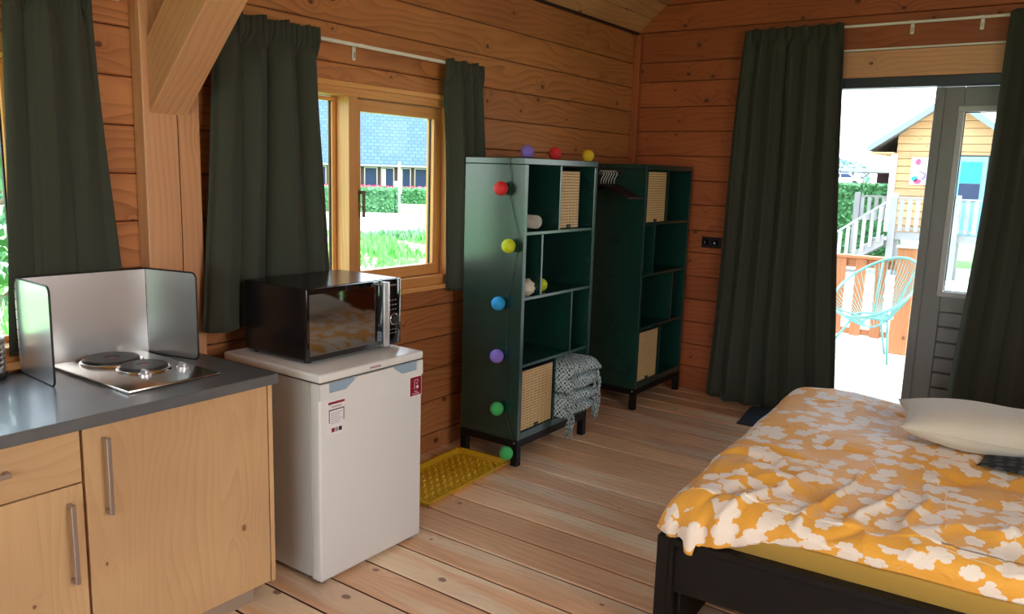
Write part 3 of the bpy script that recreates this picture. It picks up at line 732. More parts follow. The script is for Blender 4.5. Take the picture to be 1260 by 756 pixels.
bmesh.ops.scale(bm, vec=(0.5, 1, 1), verts=[v for v in bm.verts if v.co.z > 0.175]); obj('spoon_body', bm, 'post_wood', sp_, smooth=True, axis=2)

# ------------------------------------------------------------ fridge
fr = thing('fridge', 'white table-height fridge under the microwave', 'fridge', (0.13, 1.925, 0))
FW = 0.565; fx = 0.505
bm = bmesh.new(); bx(bm, 0.02, fx, 0.008, FW-0.008, 0.02, 0.808, 0.004); obj('fridge_body', bm, 'fridge_grey', fr, autosm=True)
bm = bmesh.new(); bx(bm, fx+0.008, fx+0.066, 0.0, FW, 0.018, 0.806, 0.010, 3)
dr = obj('fridge_door', bm, 'fridge_white', fr, autosm=True)
xd = fx+0.066
bm = bmesh.new(); bx(bm, fx, fx+0.008, 0.012, FW-0.012, 0.04, 0.80); obj('door_gasket', bm, 'fridge_grey', dr)
bm = bmesh.new(); bx(bm, -0.01, xd+0.004, -0.002, FW+0.004, 0.812, 0.846, 0.009, 3); lid = obj('fridge_top', bm, 'fridge_white', fr, autosm=True)
bm = bmesh.new(); bx(bm, 0.0, xd-0.01, 0.01, FW-0.01, 0.806, 0.813); obj('shadow_gap', bm, 'seal_black', lid)
# top band of door with the two finger recesses
bm = bmesh.new()
prof = [(0.0, 0.806, 0.744)]
def band(y0, y1, zt0, zt1, zb):
    hexa(bm, [(xd-0.004, y0, zb), (xd-0.004, y1, zb), (xd+0.005, y1, zb), (xd+0.005, y0, zb), (xd-0.004, y0, zt0), (xd-0.004, y1, zt1), (xd+0.003, y1, zt1), (xd+0.003, y0, zt0)])
band(0.0, 0.045, 0.806, 0.806, 0.746); band(0.045, 0.13, 0.768, 0.768, 0.746); band(0.13, 0.19, 0.768, 0.806, 0.746); band(0.19, 0.38, 0.806, 0.806, 0.746)
band(0.38, 0.44, 0.806, 0.768, 0.746); band(0.44, 0.53, 0.768, 0.768, 0.746); band(0.53, FW, 0.806, 0.806, 0.746)
obj('door_top_band', bm, 'fridge_white', dr)
for y0, y1 in ((0.047, 0.175), (0.395, 0.528)):
    bm = bmesh.new(); bx(bm, xd-0.0035, xd+0.0006, y0, y1, 0.768, 0.8055); obj('grip_recess', bm, 'recess_blue_lit', dr, label='finger recess coloured as if lit blue')
text('brand_badge', 'inventum', 0.016, 'sticker_red', lid, (xd+0.0045, 0.285, 0.829), FACE_X)
# energy sticker
st = box('info_sticker', 'sticker_white', dr, xd, xd+0.0008, 0.040, 0.125, 0.60, 0.735, 0, label='white info sticker with burgundy bar')
box('sticker_bar', 'sticker_red', st, xd+0.0008, xd+0.0014, 0.042, 0.123, 0.722, 0.731, 0)
text('sticker_heading', 'inventum', 0.013, 'sticker_red', st, (xd+0.001, 0.083, 0.712), FACE_X, 0.0003)
bm = bmesh.new(); bx(bm, xd+0.0008, xd+0.0013, 0.044, 0.121, 0.697, 0.702); bx(bm, xd+0.0008, xd+0.0013, 0.044, 0.048, 0.65, 0.697); bx(bm, xd+0.0008, xd+0.0013, 0.117, 0.121, 0.65, 0.697); obj('sticker_frame', bm, 'sticker_grey', st)
bm = bmesh.new()
for k in range(6): bx(bm, xd+0.0008, xd+0.0012, 0.054, 0.111-0.008*(k % 3), 0.686-k*0.008, 0.688-k*0.008)
obj('sticker_print', bm, 'print_grey', st)
for y0, mm in ((0.057, 'sticker_red'), (0.075, 'print_grey'), (0.093, 'seal_black')): box('sticker_icon', mm, st, xd+0.0008, xd+0.0014, y0, y0+0.015, 0.612, 0.628, 0)
s2 = box('round_corner_sticker', 'sticker_white', dr, xd, xd+0.0008, 0.488, 0.561, 0.655, 0.742, 0.0003, label='burgundy sticker with white hand icon')
box('sticker_field', 'sticker_red', s2, xd+0.0008, xd+0.0014, 0.491, 0.558, 0.659, 0.739, 0)
bm = bmesh.new(); tube(bm, [(xd+0.0015, 0.509+dy, 0.69+dz) for dy, dz in ((0, 0.0), (0.008, 0.0), (0.012, 0.008), (0.004, 0.014), (0.012, 0.02), (0.004, 0.028), (0.012, 0.036), (0.028, 0.036), (0.028, 0.026), (0.018, 0.022), (0.026, 0.015))], 0.0011, 5)
lathe(bm, [(0, 0), (0.007, 0.0), (0.007, 0.0008), (0, 0.0008)], 16, M4=Matrix.Translation((xd+0.0012, 0.534, 0.694)) @ Matrix.Rotation(PI/2, 4, 'Y')); obj('hand_icon', bm, 'print_white', s2)
text('sticker_line', 'easy', 0.011, 'print_white', s2, (xd+0.0014, 0.524, 0.677), FACE_X, 0.0003)
text('sticker_line', 'reversible', 0.011, 'print_white', s2, (xd+0.0014, 0.524, 0.667), FACE_X, 0.0003)
for x, y in ((0.05, 0.04), (0.05, FW-0.04), (xd-0.03, 0.035), (xd-0.03, FW-0.035)):
    bm = bmesh.new(); lathe(bm, [(0.0, 0), (0.013, 0), (0.013, 0.008), (0.007, 0.010), (0.007, 0.018)], 16, (x, y, 0)); obj('foot', bm, 'handle_metal', fr, smooth=True)
box('hinge_plate', 'handle_metal', fr, fx-0.02, xd-0.01, 0.004, 0.05, 0.012, 0.018, 0.001)

# ------------------------------------------------------------ microwave
mw = thing('microwave', 'black microwave oven with silver door handle on the fridge', 'microwave', (0.18, 1.985, 0.846))
MWW, MD, Z0, Z1 = 0.515, 0.385, 0.014, 0.298
bm = bmesh.new(); bx(bm, 0, MD-0.012, 0.004, MWW-0.004, Z0, Z1, 0.004); obj('oven_case', bm, 'black_body', mw, autosm=True)
bm = bmesh.new(); bx(bm, MD-0.012, MD, 0, 0.405, Z0, Z1-0.001, 0.003, 2); md = obj('oven_door', bm, 'black_gloss', mw, autosm=True)
bm = bmesh.new(); bx(bm, MD-0.012, MD, 0.408, MWW, Z0, Z1-0.001, 0.003, 2); cp = obj('control_panel', bm, 'black_gloss', mw, autosm=True)
bm = bmesh.new(); bx(bm, MD, MD+0.0012, 0.012, 0.36, Z0+0.02, Z1-0.022, 0.0005); obj('door_window', bm, 'mirror_black', md)
bm = bmesh.new(); hy0, hy1 = 0.385, 0.418
bx(bm, MD+0.018, MD+0.03, hy0, hy1, 0.018, 0.292, 0.004, 2); bx(bm, MD, MD+0.02, hy0+0.002, hy1-0.006, 0.018, 0.032, 0.002); bx(bm, MD, MD+0.02, hy0+0.002, hy1-0.006, 0.278, 0.292, 0.002)
obj('door_handle', bm, 'silver', md, autosm=True, label='silver bar handle')
bm = bmesh.new(); lathe(bm, [(0.019, 0.0), (0.025, 0.002), (0.026, 0.008), (0.021, 0.010), (0.019, 0.004)], 32, M4=Matrix.Translation((MD, 0.468, 0.125)) @ Matrix.Rotation(PI/2, 4, 'Y')); kb = obj('dial_ring', bm, 'chrome', cp, smooth=True, label='chrome ring around the dial')
bm = bmesh.new(); lathe(bm, [(0.019, 0.0), (0.018, 0.014), (0, 0.015)], 28, M4=Matrix.Translation((MD, 0.468, 0.125)) @ Matrix.Rotation(PI/2, 4, 'Y')); obj('dial', bm, 'black_matt', cp, autosm=True)
bm = bmesh.new()
for z in (0.205, 0.185, 0.165, 0.078, 0.062):
    for y in (0.446, 0.462, 0.478): bx(bm, MD, MD+0.0005, y, y+0.009, z, z+0.003)
obj('button_print', bm, 'print_grey', cp, kind='stuff')
text('brand_print', 'inventum', 0.013, 'print_grey', cp, (MD+0.0004, 0.462, 0.272), FACE_X, 0.0002)
for x, y in ((0.03, 0.04), (0.03, 0.47), (0.34, 0.04), (0.34, 0.47)):
    bm = bmesh.new(); lathe(bm, [(0, 0), (0.014, 0), (0.012, 0.016)], 16, (x, y, 0)); obj('foot', bm, 'black_matt', mw, smooth=True)

# ------------------------------------------------------------ boot tray
ty = thing('boot_tray', 'yellow rimmed tray with raised lugs lying between fridge and shelf', 'tray', (0.33, 3.09, 0), math.radians(2.7))
bm = bmesh.new(); hx, hy, hh = 0.185, 0.37, 0.028
def ring(ix, z): return [bm.verts.new((sx*(hx-ix), sy*(hy-ix), z)) for sx, sy in ((-1, -1), (1, -1), (1, 1), (-1, 1))]
rs_ = [ring(0.02, 0.0), ring(0.004, hh-0.004), ring(0.0, hh-0.004), ring(0.0, hh), ring(0.014, hh), ring(0.03, 0.005)]
for A, B in zip(rs_, rs_[1:]):
    for k in range(4): bm.faces.new((A[k], A[(k+1) % 4], B[(k+1) % 4], B[k]))
bm.faces.new(rs_[-1]); bm.faces.new(rs_[0][::-1])
bmesh.ops.bevel(bm, geom=[e for e in bm.edges if abs(e.verts[0].co.z-e.verts[1].co.z) > 0.01], offset=0.012, segments=2, affect='EDGES')
obj('tray_shell', bm, 'yellow_plastic', ty, autosm=True)
bm = bmesh.new()
for i in range(26):
    for j in range(13):
        if (i+j) % 2: continue
        x = -0.14+j*0.0233; y = -0.325+i*0.026; a = 0.013 if (i//1) % 2 else 0.006; b = 0.019-a
        vs = [bm.verts.new(p) for p in ((x-a, y-b, 0.005), (x+a, y-b, 0.005), (x+a, y+b, 0.005), (x-a, y+b, 0.005), (x-a*0.5, y-b*0.5, 0.011), (x+a*0.5, y-b*0.5, 0.011), (x+a*0.5, y+b*0.5, 0.011), (x-a*0.5, y+b*0.5, 0.011))]
        for f in ((4, 5, 6, 7), (0, 1, 5, 4), (1, 2, 6, 5), (2, 3, 7, 6), (3, 0, 4, 7)): bm.faces.new([vs[k] for k in f])
obj('raised_lugs', bm, 'yellow_plastic', ty, kind='stuff')

# ------------------------------------------------------------ shelf units
SW, SD, SH = 0.75, 0.40, 1.68
def shelf_unit(label, yloc):
    u = thing('shelf_unit', label, 'shelf', (0.14, yloc, 0)); g = 'green_paint'; t_ = 0.03
    box('side_panel', g, u, 0, SD, 0, t_, 0.15, SH-0.035, 0.002, axis=2); box('side_panel', g, u, 0, SD, SW-t_, SW, 0.15, SH-0.035, 0.002, axis=2)
    box('top_panel', g, u, 0, SD, -0.002, SW+0.002, SH-0.034, SH, 0.003, axis=1)
    box('bottom_panel', g, u, 0, SD, t_, SW-t_, 0.15, 0.19, 0.002, axis=1)
    box('back_panel', 'shelf_back_shade', u, 0, 0.006, t_, SW-t_, 0.19, SH-0.035, 0, axis=2)
    for z in (1.285, 0.935, 0.565): box('shelf_board', g, u, 0.006, SD-0.004, t_, SW-t_, z-0.009, z+0.009, 0.0015, axis=1)
    for y, z0, z1 in ((0.358, 1.294, 1.646), (0.192, 0.944, 1.276), (0.527, 0.574, 0.926), (0.372, 0.19, 0.556)): box('divider', g, u, 0.006, SD-0.006, y-0.008, y+0.008, z0, z1, 0.001, axis=2)
    lg = 0.042
    for x in (0.0, SD-lg):
        for y in (0.0, SW-lg): box('leg', 'bed_black', u, x, x+lg, y, y+lg, 0, 0.11, 0.003, axis=2)
    bm = bmesh.new(); bx(bm, 0, SD, 0, 0.03, 0.108, 0.148, 0.002); bx(bm, 0, SD, SW-0.03, SW, 0.108, 0.148, 0.002); bx(bm, SD-0.03, SD, 0.03, SW-0.03, 0.108, 0.148, 0.002); bx(bm, 0, 0.03, 0.03, SW-0.03, 0.108, 0.148, 0.002)
    fr_ = obj('base_frame', bm, 'bed_black', u)
    for y in (-0.001,):
        bm = bmesh.new(); lathe(bm, [(0.005, 0), (0.004, 0.002), (0, 0.0024)], 12, M4=Matrix.Translation((SD-0.018, y, 0.135)) @ Matrix.Rotation(PI/2, 4, 'X')); obj('screw_cap', bm, 'silver', fr_)
    return u
SY1, SY2 = 3.45, 4.85
shelf_unit('tall green shelf unit nearer the camera with string lights down its side', SY1)
shelf_unit('tall dark green shelf unit in the corner by the end wall', SY2)
def basket(label, y0, y1, z0, z1, depth=0.28, xf=0.525):
    b = thing('woven_basket', label, 'basket', (xf, y0, z0)); w = y1-y0; h = z1-z0
    bm = bmesh.new(); bx(bm, -depth, -depth+0.006, 0, w, 0, h); bx(bm, -depth, -0.008, 0, 0.006, 0, h); bx(bm, -depth, -0.008, w-0.006, w, 0, h); bx(bm, -depth, -0.008, 0, w, 0, 0.006)
    bx(bm, -0.008, -0.004, 0, w, 0, h); obj('basket_lining', bm, 'black_matt', b)
    bm = bmesh.new(); n_ = int(h/0.0155); p = h/n_
    for k in range(n_): bx(bm, -0.004, 0.002, 0.004, w-0.004, k*p+0.0015, (k+1)*p-0.0022, 0.0012)
    obj('woven_slats', bm, 'wicker', b, axis=1, kind='stuff')
    bm = bmesh.new(); m_ = max(3, int(w/0.035))
    for k in range(m_+1):
        yy = 0.008+(w-0.016)*k/m_
        bx(bm, 0.001, 0.003, yy-0.001, yy+0.001, 0, h)
    obj('binding_threads', bm, 'wicker', b, kind='stuff')
    bm = bmesh.new(); tube(bm, [(0, 0.002, 0.002), (0, w-0.002, 0.002), (0, w-0.002, h-0.002), (0, 0.002, h-0.002)], 0.004, 6, closed=True); obj('basket_rim', bm, 'black_matt', b)
    bm = bmesh.new(); bx(bm, 0.002, 0.012, w*0.42, w*0.42+0.035, 0.004, 0.022, 0.003); obj('pull_tab', bm, 'black_matt', b)
basket('woven basket in the top row of the nearer shelf', 3.838, 4.062, 1.296, 1.62, xf=0.50)
basket('wide woven basket in the bottom left bay of the nearer shelf', 3.495, 3.808, 0.192, 0.535)
basket('woven basket in the top row of the corner shelf', 4.888, 5.185, 1.296, 1.635)
basket('woven basket in the bottom row of the corner shelf', 4.895, 5.195, 0.192, 0.54)

# rolled mat, crumpled cloth, lime ball in the shelf
rm = thing('rolled_towel', 'rolled grey towel on the top left shelf of the nearer unit', 'towel', (0.22, 3.595, 1.294))
bm = bmesh.new(); pr = []
for k in range(64):
    a = k/63*5.2*PI; r = 0.010+0.0021*a; pr.append((math.cos(a)*r*1.55, math.sin(a)*r+0.046))
for x0, x1 in ((0.0, 0.30),):
    A = [bm.verts.new((x0, p[0], max(p[1], 0.003))) for p in pr]; B = [bm.verts.new((x1, p[0], max(p[1], 0.003))) for p in pr]
    for k in range(63): bm.faces.new((A[k], A[k+1], B[k+1], B[k]))
o = obj('towel_roll', bm, 'towel_grey', rm, smooth=True); o.modifiers.new('t', 'SOLIDIFY').thickness = 0.007
bm = bmesh.new(); bmesh.ops.create_icosphere(bm, subdivisions=4, radius=1)
for v in bm.verts:
    n_ = noise.noise(v.co*2.2+Vector((5, 1, 2)))*0.35 + abs(noise.noise(v.co*5.0))*0.35
    v.co *= (1+n_*0.6); v.co = Vector((v.co.x*0.06, v.co.y*0.062, max(0, v.co.z*0.045+0.04)))
obj('crumpled_cloth', bm, 'linen', None, loc=(0.47, 3.565, 0.9445), smooth=True, label='crumpled off-white cloth on the second shelf of the nearer unit', cat='cloth')
def ball(parent, name, mat, loc, label=None, cat=None, r=0.038):
    bm = bmesh.new(); bmesh.ops.create_uvsphere(bm, u_segments=28, v_segments=16, radius=r)
    for v in bm.verts: v.co *= 1+0.02*noise.noise(v.co*60)
    return obj(name, bm, mat, parent, loc=loc, smooth=True, label=label, cat=cat)
ball(None, 'cotton_ball_light', 'ball_lime', (0.47, 3.735, 0.982), 'small lime green ball on the second shelf beside the divider', 'ball light')
sl_ = thing('string_lights', 'string of coloured cotton ball lights draped over the nearer shelf', 'string lights', (0.42, 3.40, 0))
seq = [('ball_red', 0.415, 1.519), ('ball_lime', 0.475, 1.221), ('ball_blue', 0.418, 0.907), ('ball_purple', 0.417, 0.617), ('ball_green', 0.428, 0.323), ('ball_green', 0.50, 0.085)]
names = {'ball_red': 'red', 'ball_lime': 'lime green', 'ball_blue': 'blue', 'ball_purple': 'purple', 'ball_green': 'green', 'ball_yellow': 'yellow'}
pts = [(0.03, 0.30, SH+0.006), (0.03, 0.12, SH+0.004), (0.025, 0.046, SH+0.004), (0.02, 0.042, SH-0.02)]
for nm, x, z in seq:
    ball(sl_, 'cotton_ball', nm, (x-0.42, 0.008, z), names[nm]+' cotton ball')
    pts += [(x-0.42+0.038+0.004, 0.043, z+0.05), (x-0.42+0.034, 0.043, z-0.03)] if z > 0.2 else [(x-0.42+0.02, 0.043, z+0.06)]
for nm, y, dx in (('ball_purple', 3.735, 0), ('ball_red', 4.02, 0), ('ball_yellow', 4.40, 0)):
    ball(sl_, 'cotton_ball', nm, (0.35-0.42, y-3.40, SH+0.038), names[nm]+' cotton ball on top')
pts = [(-0.07, 1.02, SH+0.004), (-0.06, 0.64, SH+0.004), (-0.06, 0.35, SH+0.004)] + pts
sm_ = []
for a, b in zip(pts, pts[1:]):
    for k in range(5): sm_.append(Vector(a).lerp(Vector(b), k/5))
sm_.append(Vector(pts[-1])); bm = bmesh.new(); tube(bm, sm_, 0.0016, 5); obj('light_cord', bm, 'black_matt', sl_, smooth=True)

# throws stacked in the bottom right bay
def throw(label, zb, h, seed, xf, lean):
    rs = random.Random(seed); t_ = thing('folded_throw', label, 'blanket', (0.30, 4.015, zb), group=None)
    bm = bmesh.new(); NU, NV = 40, 26
    path = []
    # section in X-Z plane: flat stack with two rounded folds at the front
    W_ = 0.165
    hh = h/2
    for layer in (0, 1):
        z0 = layer*hh
        for k in range(14):
            a = -PI/2+k/13*PI; path.append((xf-0.3+hh*0.42*math.cos(a)*1.3+(0.012 if layer else 0), z0+hh/2+hh*0.46*math.sin(a)))
    sec = [(-0.02, 0.002)]+[(p[0], max(0.002, p[1])) for p in path]+[(-0.02, h-0.004)]
    rows = []
    for j in range(NV+1):
        v = j/NV; y = (v*2-1)*W_; row = []
        for (x, z) in sec:
            nz = noise.noise(Vector((x*9+seed, y*11, z*16)))
            edge = 1-0.12*(abs(v*2-1)**4)
            row.append(bm.verts.new((x+nz*0.022 + lean*z, y+noise.noise(Vector((y*8, z*20, seed)))*0.006, max(0.001, z*edge+nz*0.008))))
        rows.append(row)
    for A, B in zip(rows, rows[1:]):
        for k in range(len(sec)-1): bm.faces.new((A[k], A[k+1], B[k+1], B[k]))
    bm.faces.new(rows[0][::-1]); bm.faces.new(rows[-1])
    obj('throw_folds', bm, 'throw_check', t_, smooth=True, axis=1)
    return t_
t2 = throw('lower folded black and white checked throw in the bottom bay of the nearer shelf', 0.192, 0.15, 3, 0.575, 0.05)
t1 = throw('upper folded black and white checked throw with hanging fringe', 0.344, 0.185, 9, 0.585, -0.05)
for t_, zb, tops, ends in ((t1, 0.344, 0.12, 0.06), (t2, 0.192, 0.1, 0.10)):
    bm = bmesh.new(); rs = random.Random(int(zb*100))
    for side, n_ in ((-1, 9), (1, 9)):
        for k in range(n_):
            y = side*(0.125+0.035*rs.random()); x0 = 0.30+rs.uniform(-0.01, 0.025); zt = tops+rs.uniform(-0.03, 0.04)
            zz = (0.11 if side < 0 else 0.17)-zb+rs.uniform(-0.06, 0.05); pts = []
            for q in range(9):
                s = q/8; pts.append((x0+0.02*math.sin(s*PI)+0.006*math.sin(q*2+k), y+side*0.012*s+0.005*math.sin(q*1.7+k), zt+(zz-zt)*s))
            tube(bm, pts, [0.0035+0.0014*math.sin(q*2.6+k) for q in range(9)], 5)
    obj('fringe', bm, 'throw_check', t_, smooth=True, kind='stuff', axis=2)

# clothes rod and hangers between the two shelves
rd = thing('clothes_rod', 'dark metal clothes rod spanning between the two green shelf units', 'clothes rod', (0.34, 4.2, 1.615))
bm = bmesh.new(); tube(bm, [(0, 0.002, 0), (0, 0.648, 0)], 0.011, 12); obj('rod_tube', bm, 'black_matt', rd, smooth=True)
for y in (0.0, 0.642):
    bm = bmesh.new(); lathe(bm, [(0.022, 0), (0.022, 0.005), (0.0, 0.006)], 20, M4=Matrix.Translation((0, y+0.006, 0)) @ Matrix.Rotation(PI/2, 4, 'X')); obj('rod_flange', bm, 'black_matt', rd)
def hanger(y, rz):
    h = thing('clothes_hanger', 'dark clothes hanger with silver hook, first on the rod behind the nearer green shelf', 'hanger', (0.34, y, 1.615), rz, group='clothes hangers on the rod between the shelves')
    bm = bmesh.new(); pts = []
    for k in range(12):
        a = math.radians(200-k*20); pts.append((0.019*math.cos(a), 0, 0.019*math.sin(a)-0.004))
    pts = [(-0.018, 0, -0.012)] + [(0.019*math.cos(math.radians(190-k*20)), 0, 0.019*math.sin(math.radians(190-k*20))-0.003) for k in range(12)] + [(0.004, 0, -0.035), (0, 0, -0.045), (0, 0, -0.075)]
    tube(bm, pts, 0.0025, 6); obj('hook', bm, 'silver', h, smooth=True, label='silver hook')
    bm = bmesh.new(); pts = []
    for k in range(17):
        s = -1+k/8; pts.append((0.21*s, 0, -0.075-0.085*abs(s)**1.2))
    tube(bm, pts, 0.006, 6); obj('hanger_arms', bm, 'black_body', h, smooth=True)
    return h
h0 = hanger(4.60, 0.12)
for k, y in enumerate((4.635, 4.665, 4.70, 4.735, 4.775)):
    c = h0.copy(); C.objects.link(c); c['label'] = ('second dark clothes hanger on the rod counting from the nearer green shelf', 'third dark clothes hanger on the rod counting from the nearer green shelf', 'dark clothes hanger, third on the rod counting back from the corner shelf', 'dark clothes hanger next to the last one towards the corner shelf', 'dark clothes hanger closest to the corner shelf, last on the rod')[k]; c.location.y = y; c.rotation_euler.z = 0.12+0.05*math.sin(k*2.1)
    for ch in list(h0.children):
        d = ch.copy(); d.parent = c; C.objects.link(d)

# ------------------------------------------------------------ doormat by the door
mt = thing('ribbed_mat', 'dark ribbed rubber mat curling up on the floor below the long curtain', 'mat', (1.2, 5.05, 0))
bm = bmesh.new(); A = []
for j in range(13):
    v = j/12; y = v*0.5; z = 0.045*math.sin(min(1, v*1.1)*PI*0.85)**2
    A.append([bm.verts.new((x+0.03*v*0, y, z+h_)) for h_ in (0.001, 0.009) for x in (0.0, 0.75)])
for a, b in zip(A, A[1:]):
    bm.faces.new((a[0], a[1], b[1], b[0])); bm.faces.new((a[2], b[2], b[3], a[3])); bm.faces.new((a[0], b[0], b[2], a[2])); bm.faces.new((a[1], a[3], b[3], b[1]))
bm.faces.new((A[0][0], A[0][2], A[0][3], A[0][1])); bm.faces.new((A[-1][0], A[-1][1], A[-1][3], A[-1][2]))
obj('mat_sheet', bm, 'ribbed_rubber', mt, autosm=True)

# ------------------------------------------------------------ bed
BL, BW = 2.06, 1.86
bed = thing('bed', 'black double bed with mustard sheet beside the terrace door', 'bed', (1.867, 2.396, 0), math.radians(3.5))
bb = 'bed_black'
box('foot_panel', bb, bed, 0.045, 0.06, 0.0, BW, 0.0, 0.385, 0.002, axis=1)
box('corner_post', bb, bed, 0.0, 0.045, 0.0, 0.06, 0, 0.40, 0.003, axis=2); box('corner_post', bb, bed, 0.0, 0.045, BW-0.06, BW, 0, 0.40, 0.003, axis=2)
box('foot_rail', bb, bed, 0.0, 0.045, 0.06, BW-0.06, 0.10, 0.40, 0.003, axis=1)
box('side_rail', bb, bed, 0.045, BL, 0.018, 0.040, 0.20, 0.375, 0.003); box('side_rail', bb, bed, 0.045, BL, BW-0.04, BW-0.018, 0.20, 0.375, 0.003)
box('rail_cap', bb, bed, 0.045, BL, 0.0, 0.045, 0.375, 0.40, 0.003); box('rail_cap', bb, bed, 0.045, BL, BW-0.045, BW, 0.375, 0.40, 0.003)
box('inner_leg', bb, bed, 0.06, 0.075, 0.06, 0.55, 0.0, 0.375, 0.002, axis=2)
box('headboard', bb, bed, BL, BL+0.05, -0.02, BW+0.02, 0.0, 0.95, 0.004, axis=1)
for k in range(12): box('bed_slat', 'fence_wood', bed, 0.14+k*0.155, 0.21+k*0.155, 0.045, BW-0.045, 0.285, 0.300, 0.001, axis=1)
bm = bmesh.new(); bx(bm, 0.065, BL-0.01, 0.045, BW-0.05, 0.302, 0.470, 0.025, 4); obj('mattress', bm, 'sheet_yellow', bed, autosm=True, label='mattress in a mustard fitted sheet')

def duvet():
    x0, x1, y0, y1 = -0.015, BL-0.05, 0.035, BW+0.01; R = 0.095; top = 0.545
    def axis_map(s, lo, R, skirt):
        # s: arc length from the hem; returns inward coordinate, drop
        if s < skirt: return 0.0, R+(skirt-s)
        s -= skirt
        if s < R*PI/2: a = s/R; return R*(1-math.cos(a)), R*(1-math.sin(a))
        return R+(s-R*PI/2), 0.0
    NU, NV = 230, 200; bm = bmesh.new(); uvl = bm.loops.layers.uv.new('UVMap'); grid = []
    skx, sky = 0.03, 0.05
    LU = (x1-x0)-R+R*PI/2+skx; arc = R*PI/2
    LV = (y1-y0)-2*R+2*arc+2*sky
    UV = {}
    for i in range(NU+1):
        u = LU*i/NU; row = []
        for j in range(NV+1):
            v = LV*j/NV
            dx, zx = axis_map(u, x0, R, skx)
            if v <= LV/2: dy, zy = axis_map(v, y0, R, sky); y = y0+dy
            else: dy, zy = axis_map(LV-v, y0, R, sky); y = y1-dy
            x = x0+dx; P2 = Vector((u, v, 0))
            # quilted, softly wrinkled surface
            q = noise.noise(P2*2.1)*0.020 + noise.noise(P2*5.0+Vector((3, 1, 0)))*0.010
            # pulled creases, ridged, running obliquely
            d1 = Vector((u*1.6+v*0.7, v*4.2-u*0.9, 1.3)); r1 = 1-abs(noise.noise(d1*1.25)*2.0); d2 = Vector((u*4.6-v*1.2, v*1.6+u*0.8, 4.1)); r2 = 1-abs(noise.noise(d2*1.4)*2.0)
            q += 0.030*max(0, r1)**4*noise.noise(P2*1.7+Vector((9, 0, 0)))*2 + 0.028*max(0, r2)**5*max(0, noise.noise(P2*1.3+Vector((0, 7, 0)))+0.3)
            fl = max(zx, zy)
            # straight fold lines left from packing
            q -= 0.004*math.exp(-((x-1.0)/0.008)**2)
            z = top - max(zx, zy) - 0.35*min(zx, zy) + q
            edge = max(0.0, 1-dx/0.25)
            z -= 0.02*edge**2
            # near hem climbs towards the head, far side hangs
            if zy > 0 and v <= LV/2:
                hem = 0.405 + 0.06*min(1, max(0, (x-0.10)/0.35)) + 0.005*noise.noise(Vector((x*6, 2, 0)))
                z = top - 0.02*edge**2 - 0.35*min(zx, zy) - max(zx, zy*(top-hem)/(R+sky)) + q*(1-zy/(R+sky))
                y += 0.018*noise.noise(Vector((x*5, 1, 7)))*min(1, zy/0.1) + 0.012
                wv = max(0.0, 1-abs(x-0.14)/0.24)
                y -= (0.055+0.016*math.sin(x*70))*wv*min(1, zy/0.08); z -= (0.030+0.010*math.sin(x*52+1))*wv*min(1, zy/0.12)
            z = max(z, 0.408 if (y > -0.012 or x > 0.5 or v > LV/2) else 0.36)
            x += 0.02*min(1, zx/0.1)*noise.noise(Vector((v*5, 3, 1)))
            vt = bm.verts.new((x, y, z)); UV[vt] = (u, v); row.append(vt)
        grid.append(row)
    for i in range(NU):
        for j in range(NV): bm.faces.new((grid[i][j], grid[i+1][j], grid[i+1][j+1], grid[i][j+1]))
    for f in bm.faces:
        for l in f.loops: l[uvl].uv = UV[l.vert]
    o = obj('duvet', bm, 'floral_cotton', None, loc=(1.867, 2.396, 0), rot=(0, 0, math.radians(3.5)), smooth=True, uv=False, label='crumpled yellow duvet printed with white flowers on the bed', cat='duvet')
    m_ = o.modifiers.new('thick', 'SOLIDIFY'); m_.thickness = 0.012; m_.offset = -1
    return o
duvet()
# bunched corner of the duvet on the footboard

def cushion(name, label, mat, loc, rot, w, d, h, seed, cat='cushion', piping=None):
    bm = bmesh.new(); N = 36; uvl = bm.loops.layers.uv.new('UVMap'); top = []; bot = []
    for side, arr in ((1, top), (-1, bot)):
        for i in range(N+1):
            row = []
            for j in range(N+1):
                a, b = -1+2*i/N, -1+2*j/N
                pinch = 1-0.10*(1-a*a)*abs(b)**3; pinch2 = 1-0.10*(1-b*b)*abs(a)**3
                th = (max(0, 1-abs(a)**2.6)*max(0, 1-abs(b)**2.6))**0.55
                x, y = a*w/2*pinch2, b*d/2*pinch
                nz = noise.noise(Vector((x*7+seed, y*7, side)))*0.012*th
                zc = 0.10*h*(abs(a*b))**2
                row.append(bm.verts.new((x, y, side*(h/2*th*(1.0 if side > 0 else 0.8))+nz+zc)))
            arr.append(row)
    for i in range(N):
        for j in range(N):
            f = bm.faces.new((top[i][j], top[i+1][j], top[i+1][j+1], top[i][j+1]))
            f2 = bm.faces.new((bot[i][j], bot[i][j+1], bot[i+1][j+1], bot[i+1][j]))
    for f in bm.faces:
        for l in f.loops: l[uvl].uv = (l.vert.co.x, l.vert.co.y)
    bmesh.ops.remove_doubles(bm, verts=bm.verts, dist=0.0008)
    t_ = thing(name, label, cat, loc); t_.rotation_euler = rot
    obj('cushion_cover', bm, mat, t_, smooth=True, uv=False)
    if piping:
        bm = bmesh.new(); pts = []
        M_ = 20
        for a, b in [(-1+2*k/M_, -1) for k in range(M_)]+[(1, -1+2*k/M_) for k in range(M_)]+[(1-2*k/M_, 1) for k in range(M_)]+[(-1, 1-2*k/M_) for k in range(M_)]:
            pinch = 1-0.10*(1-a*a)*abs(b)**3; pinch2 = 1-0.10*(1-b*b)*abs(a)**3
            pts.append((a*w/2*pinch2, b*d/2*pinch, 0.10*h*(abs(a*b))**2))
        tube(bm, pts, 0.003, 6, closed=True); obj('cushion_seam', bm, piping, t_, smooth=True)
    return t_
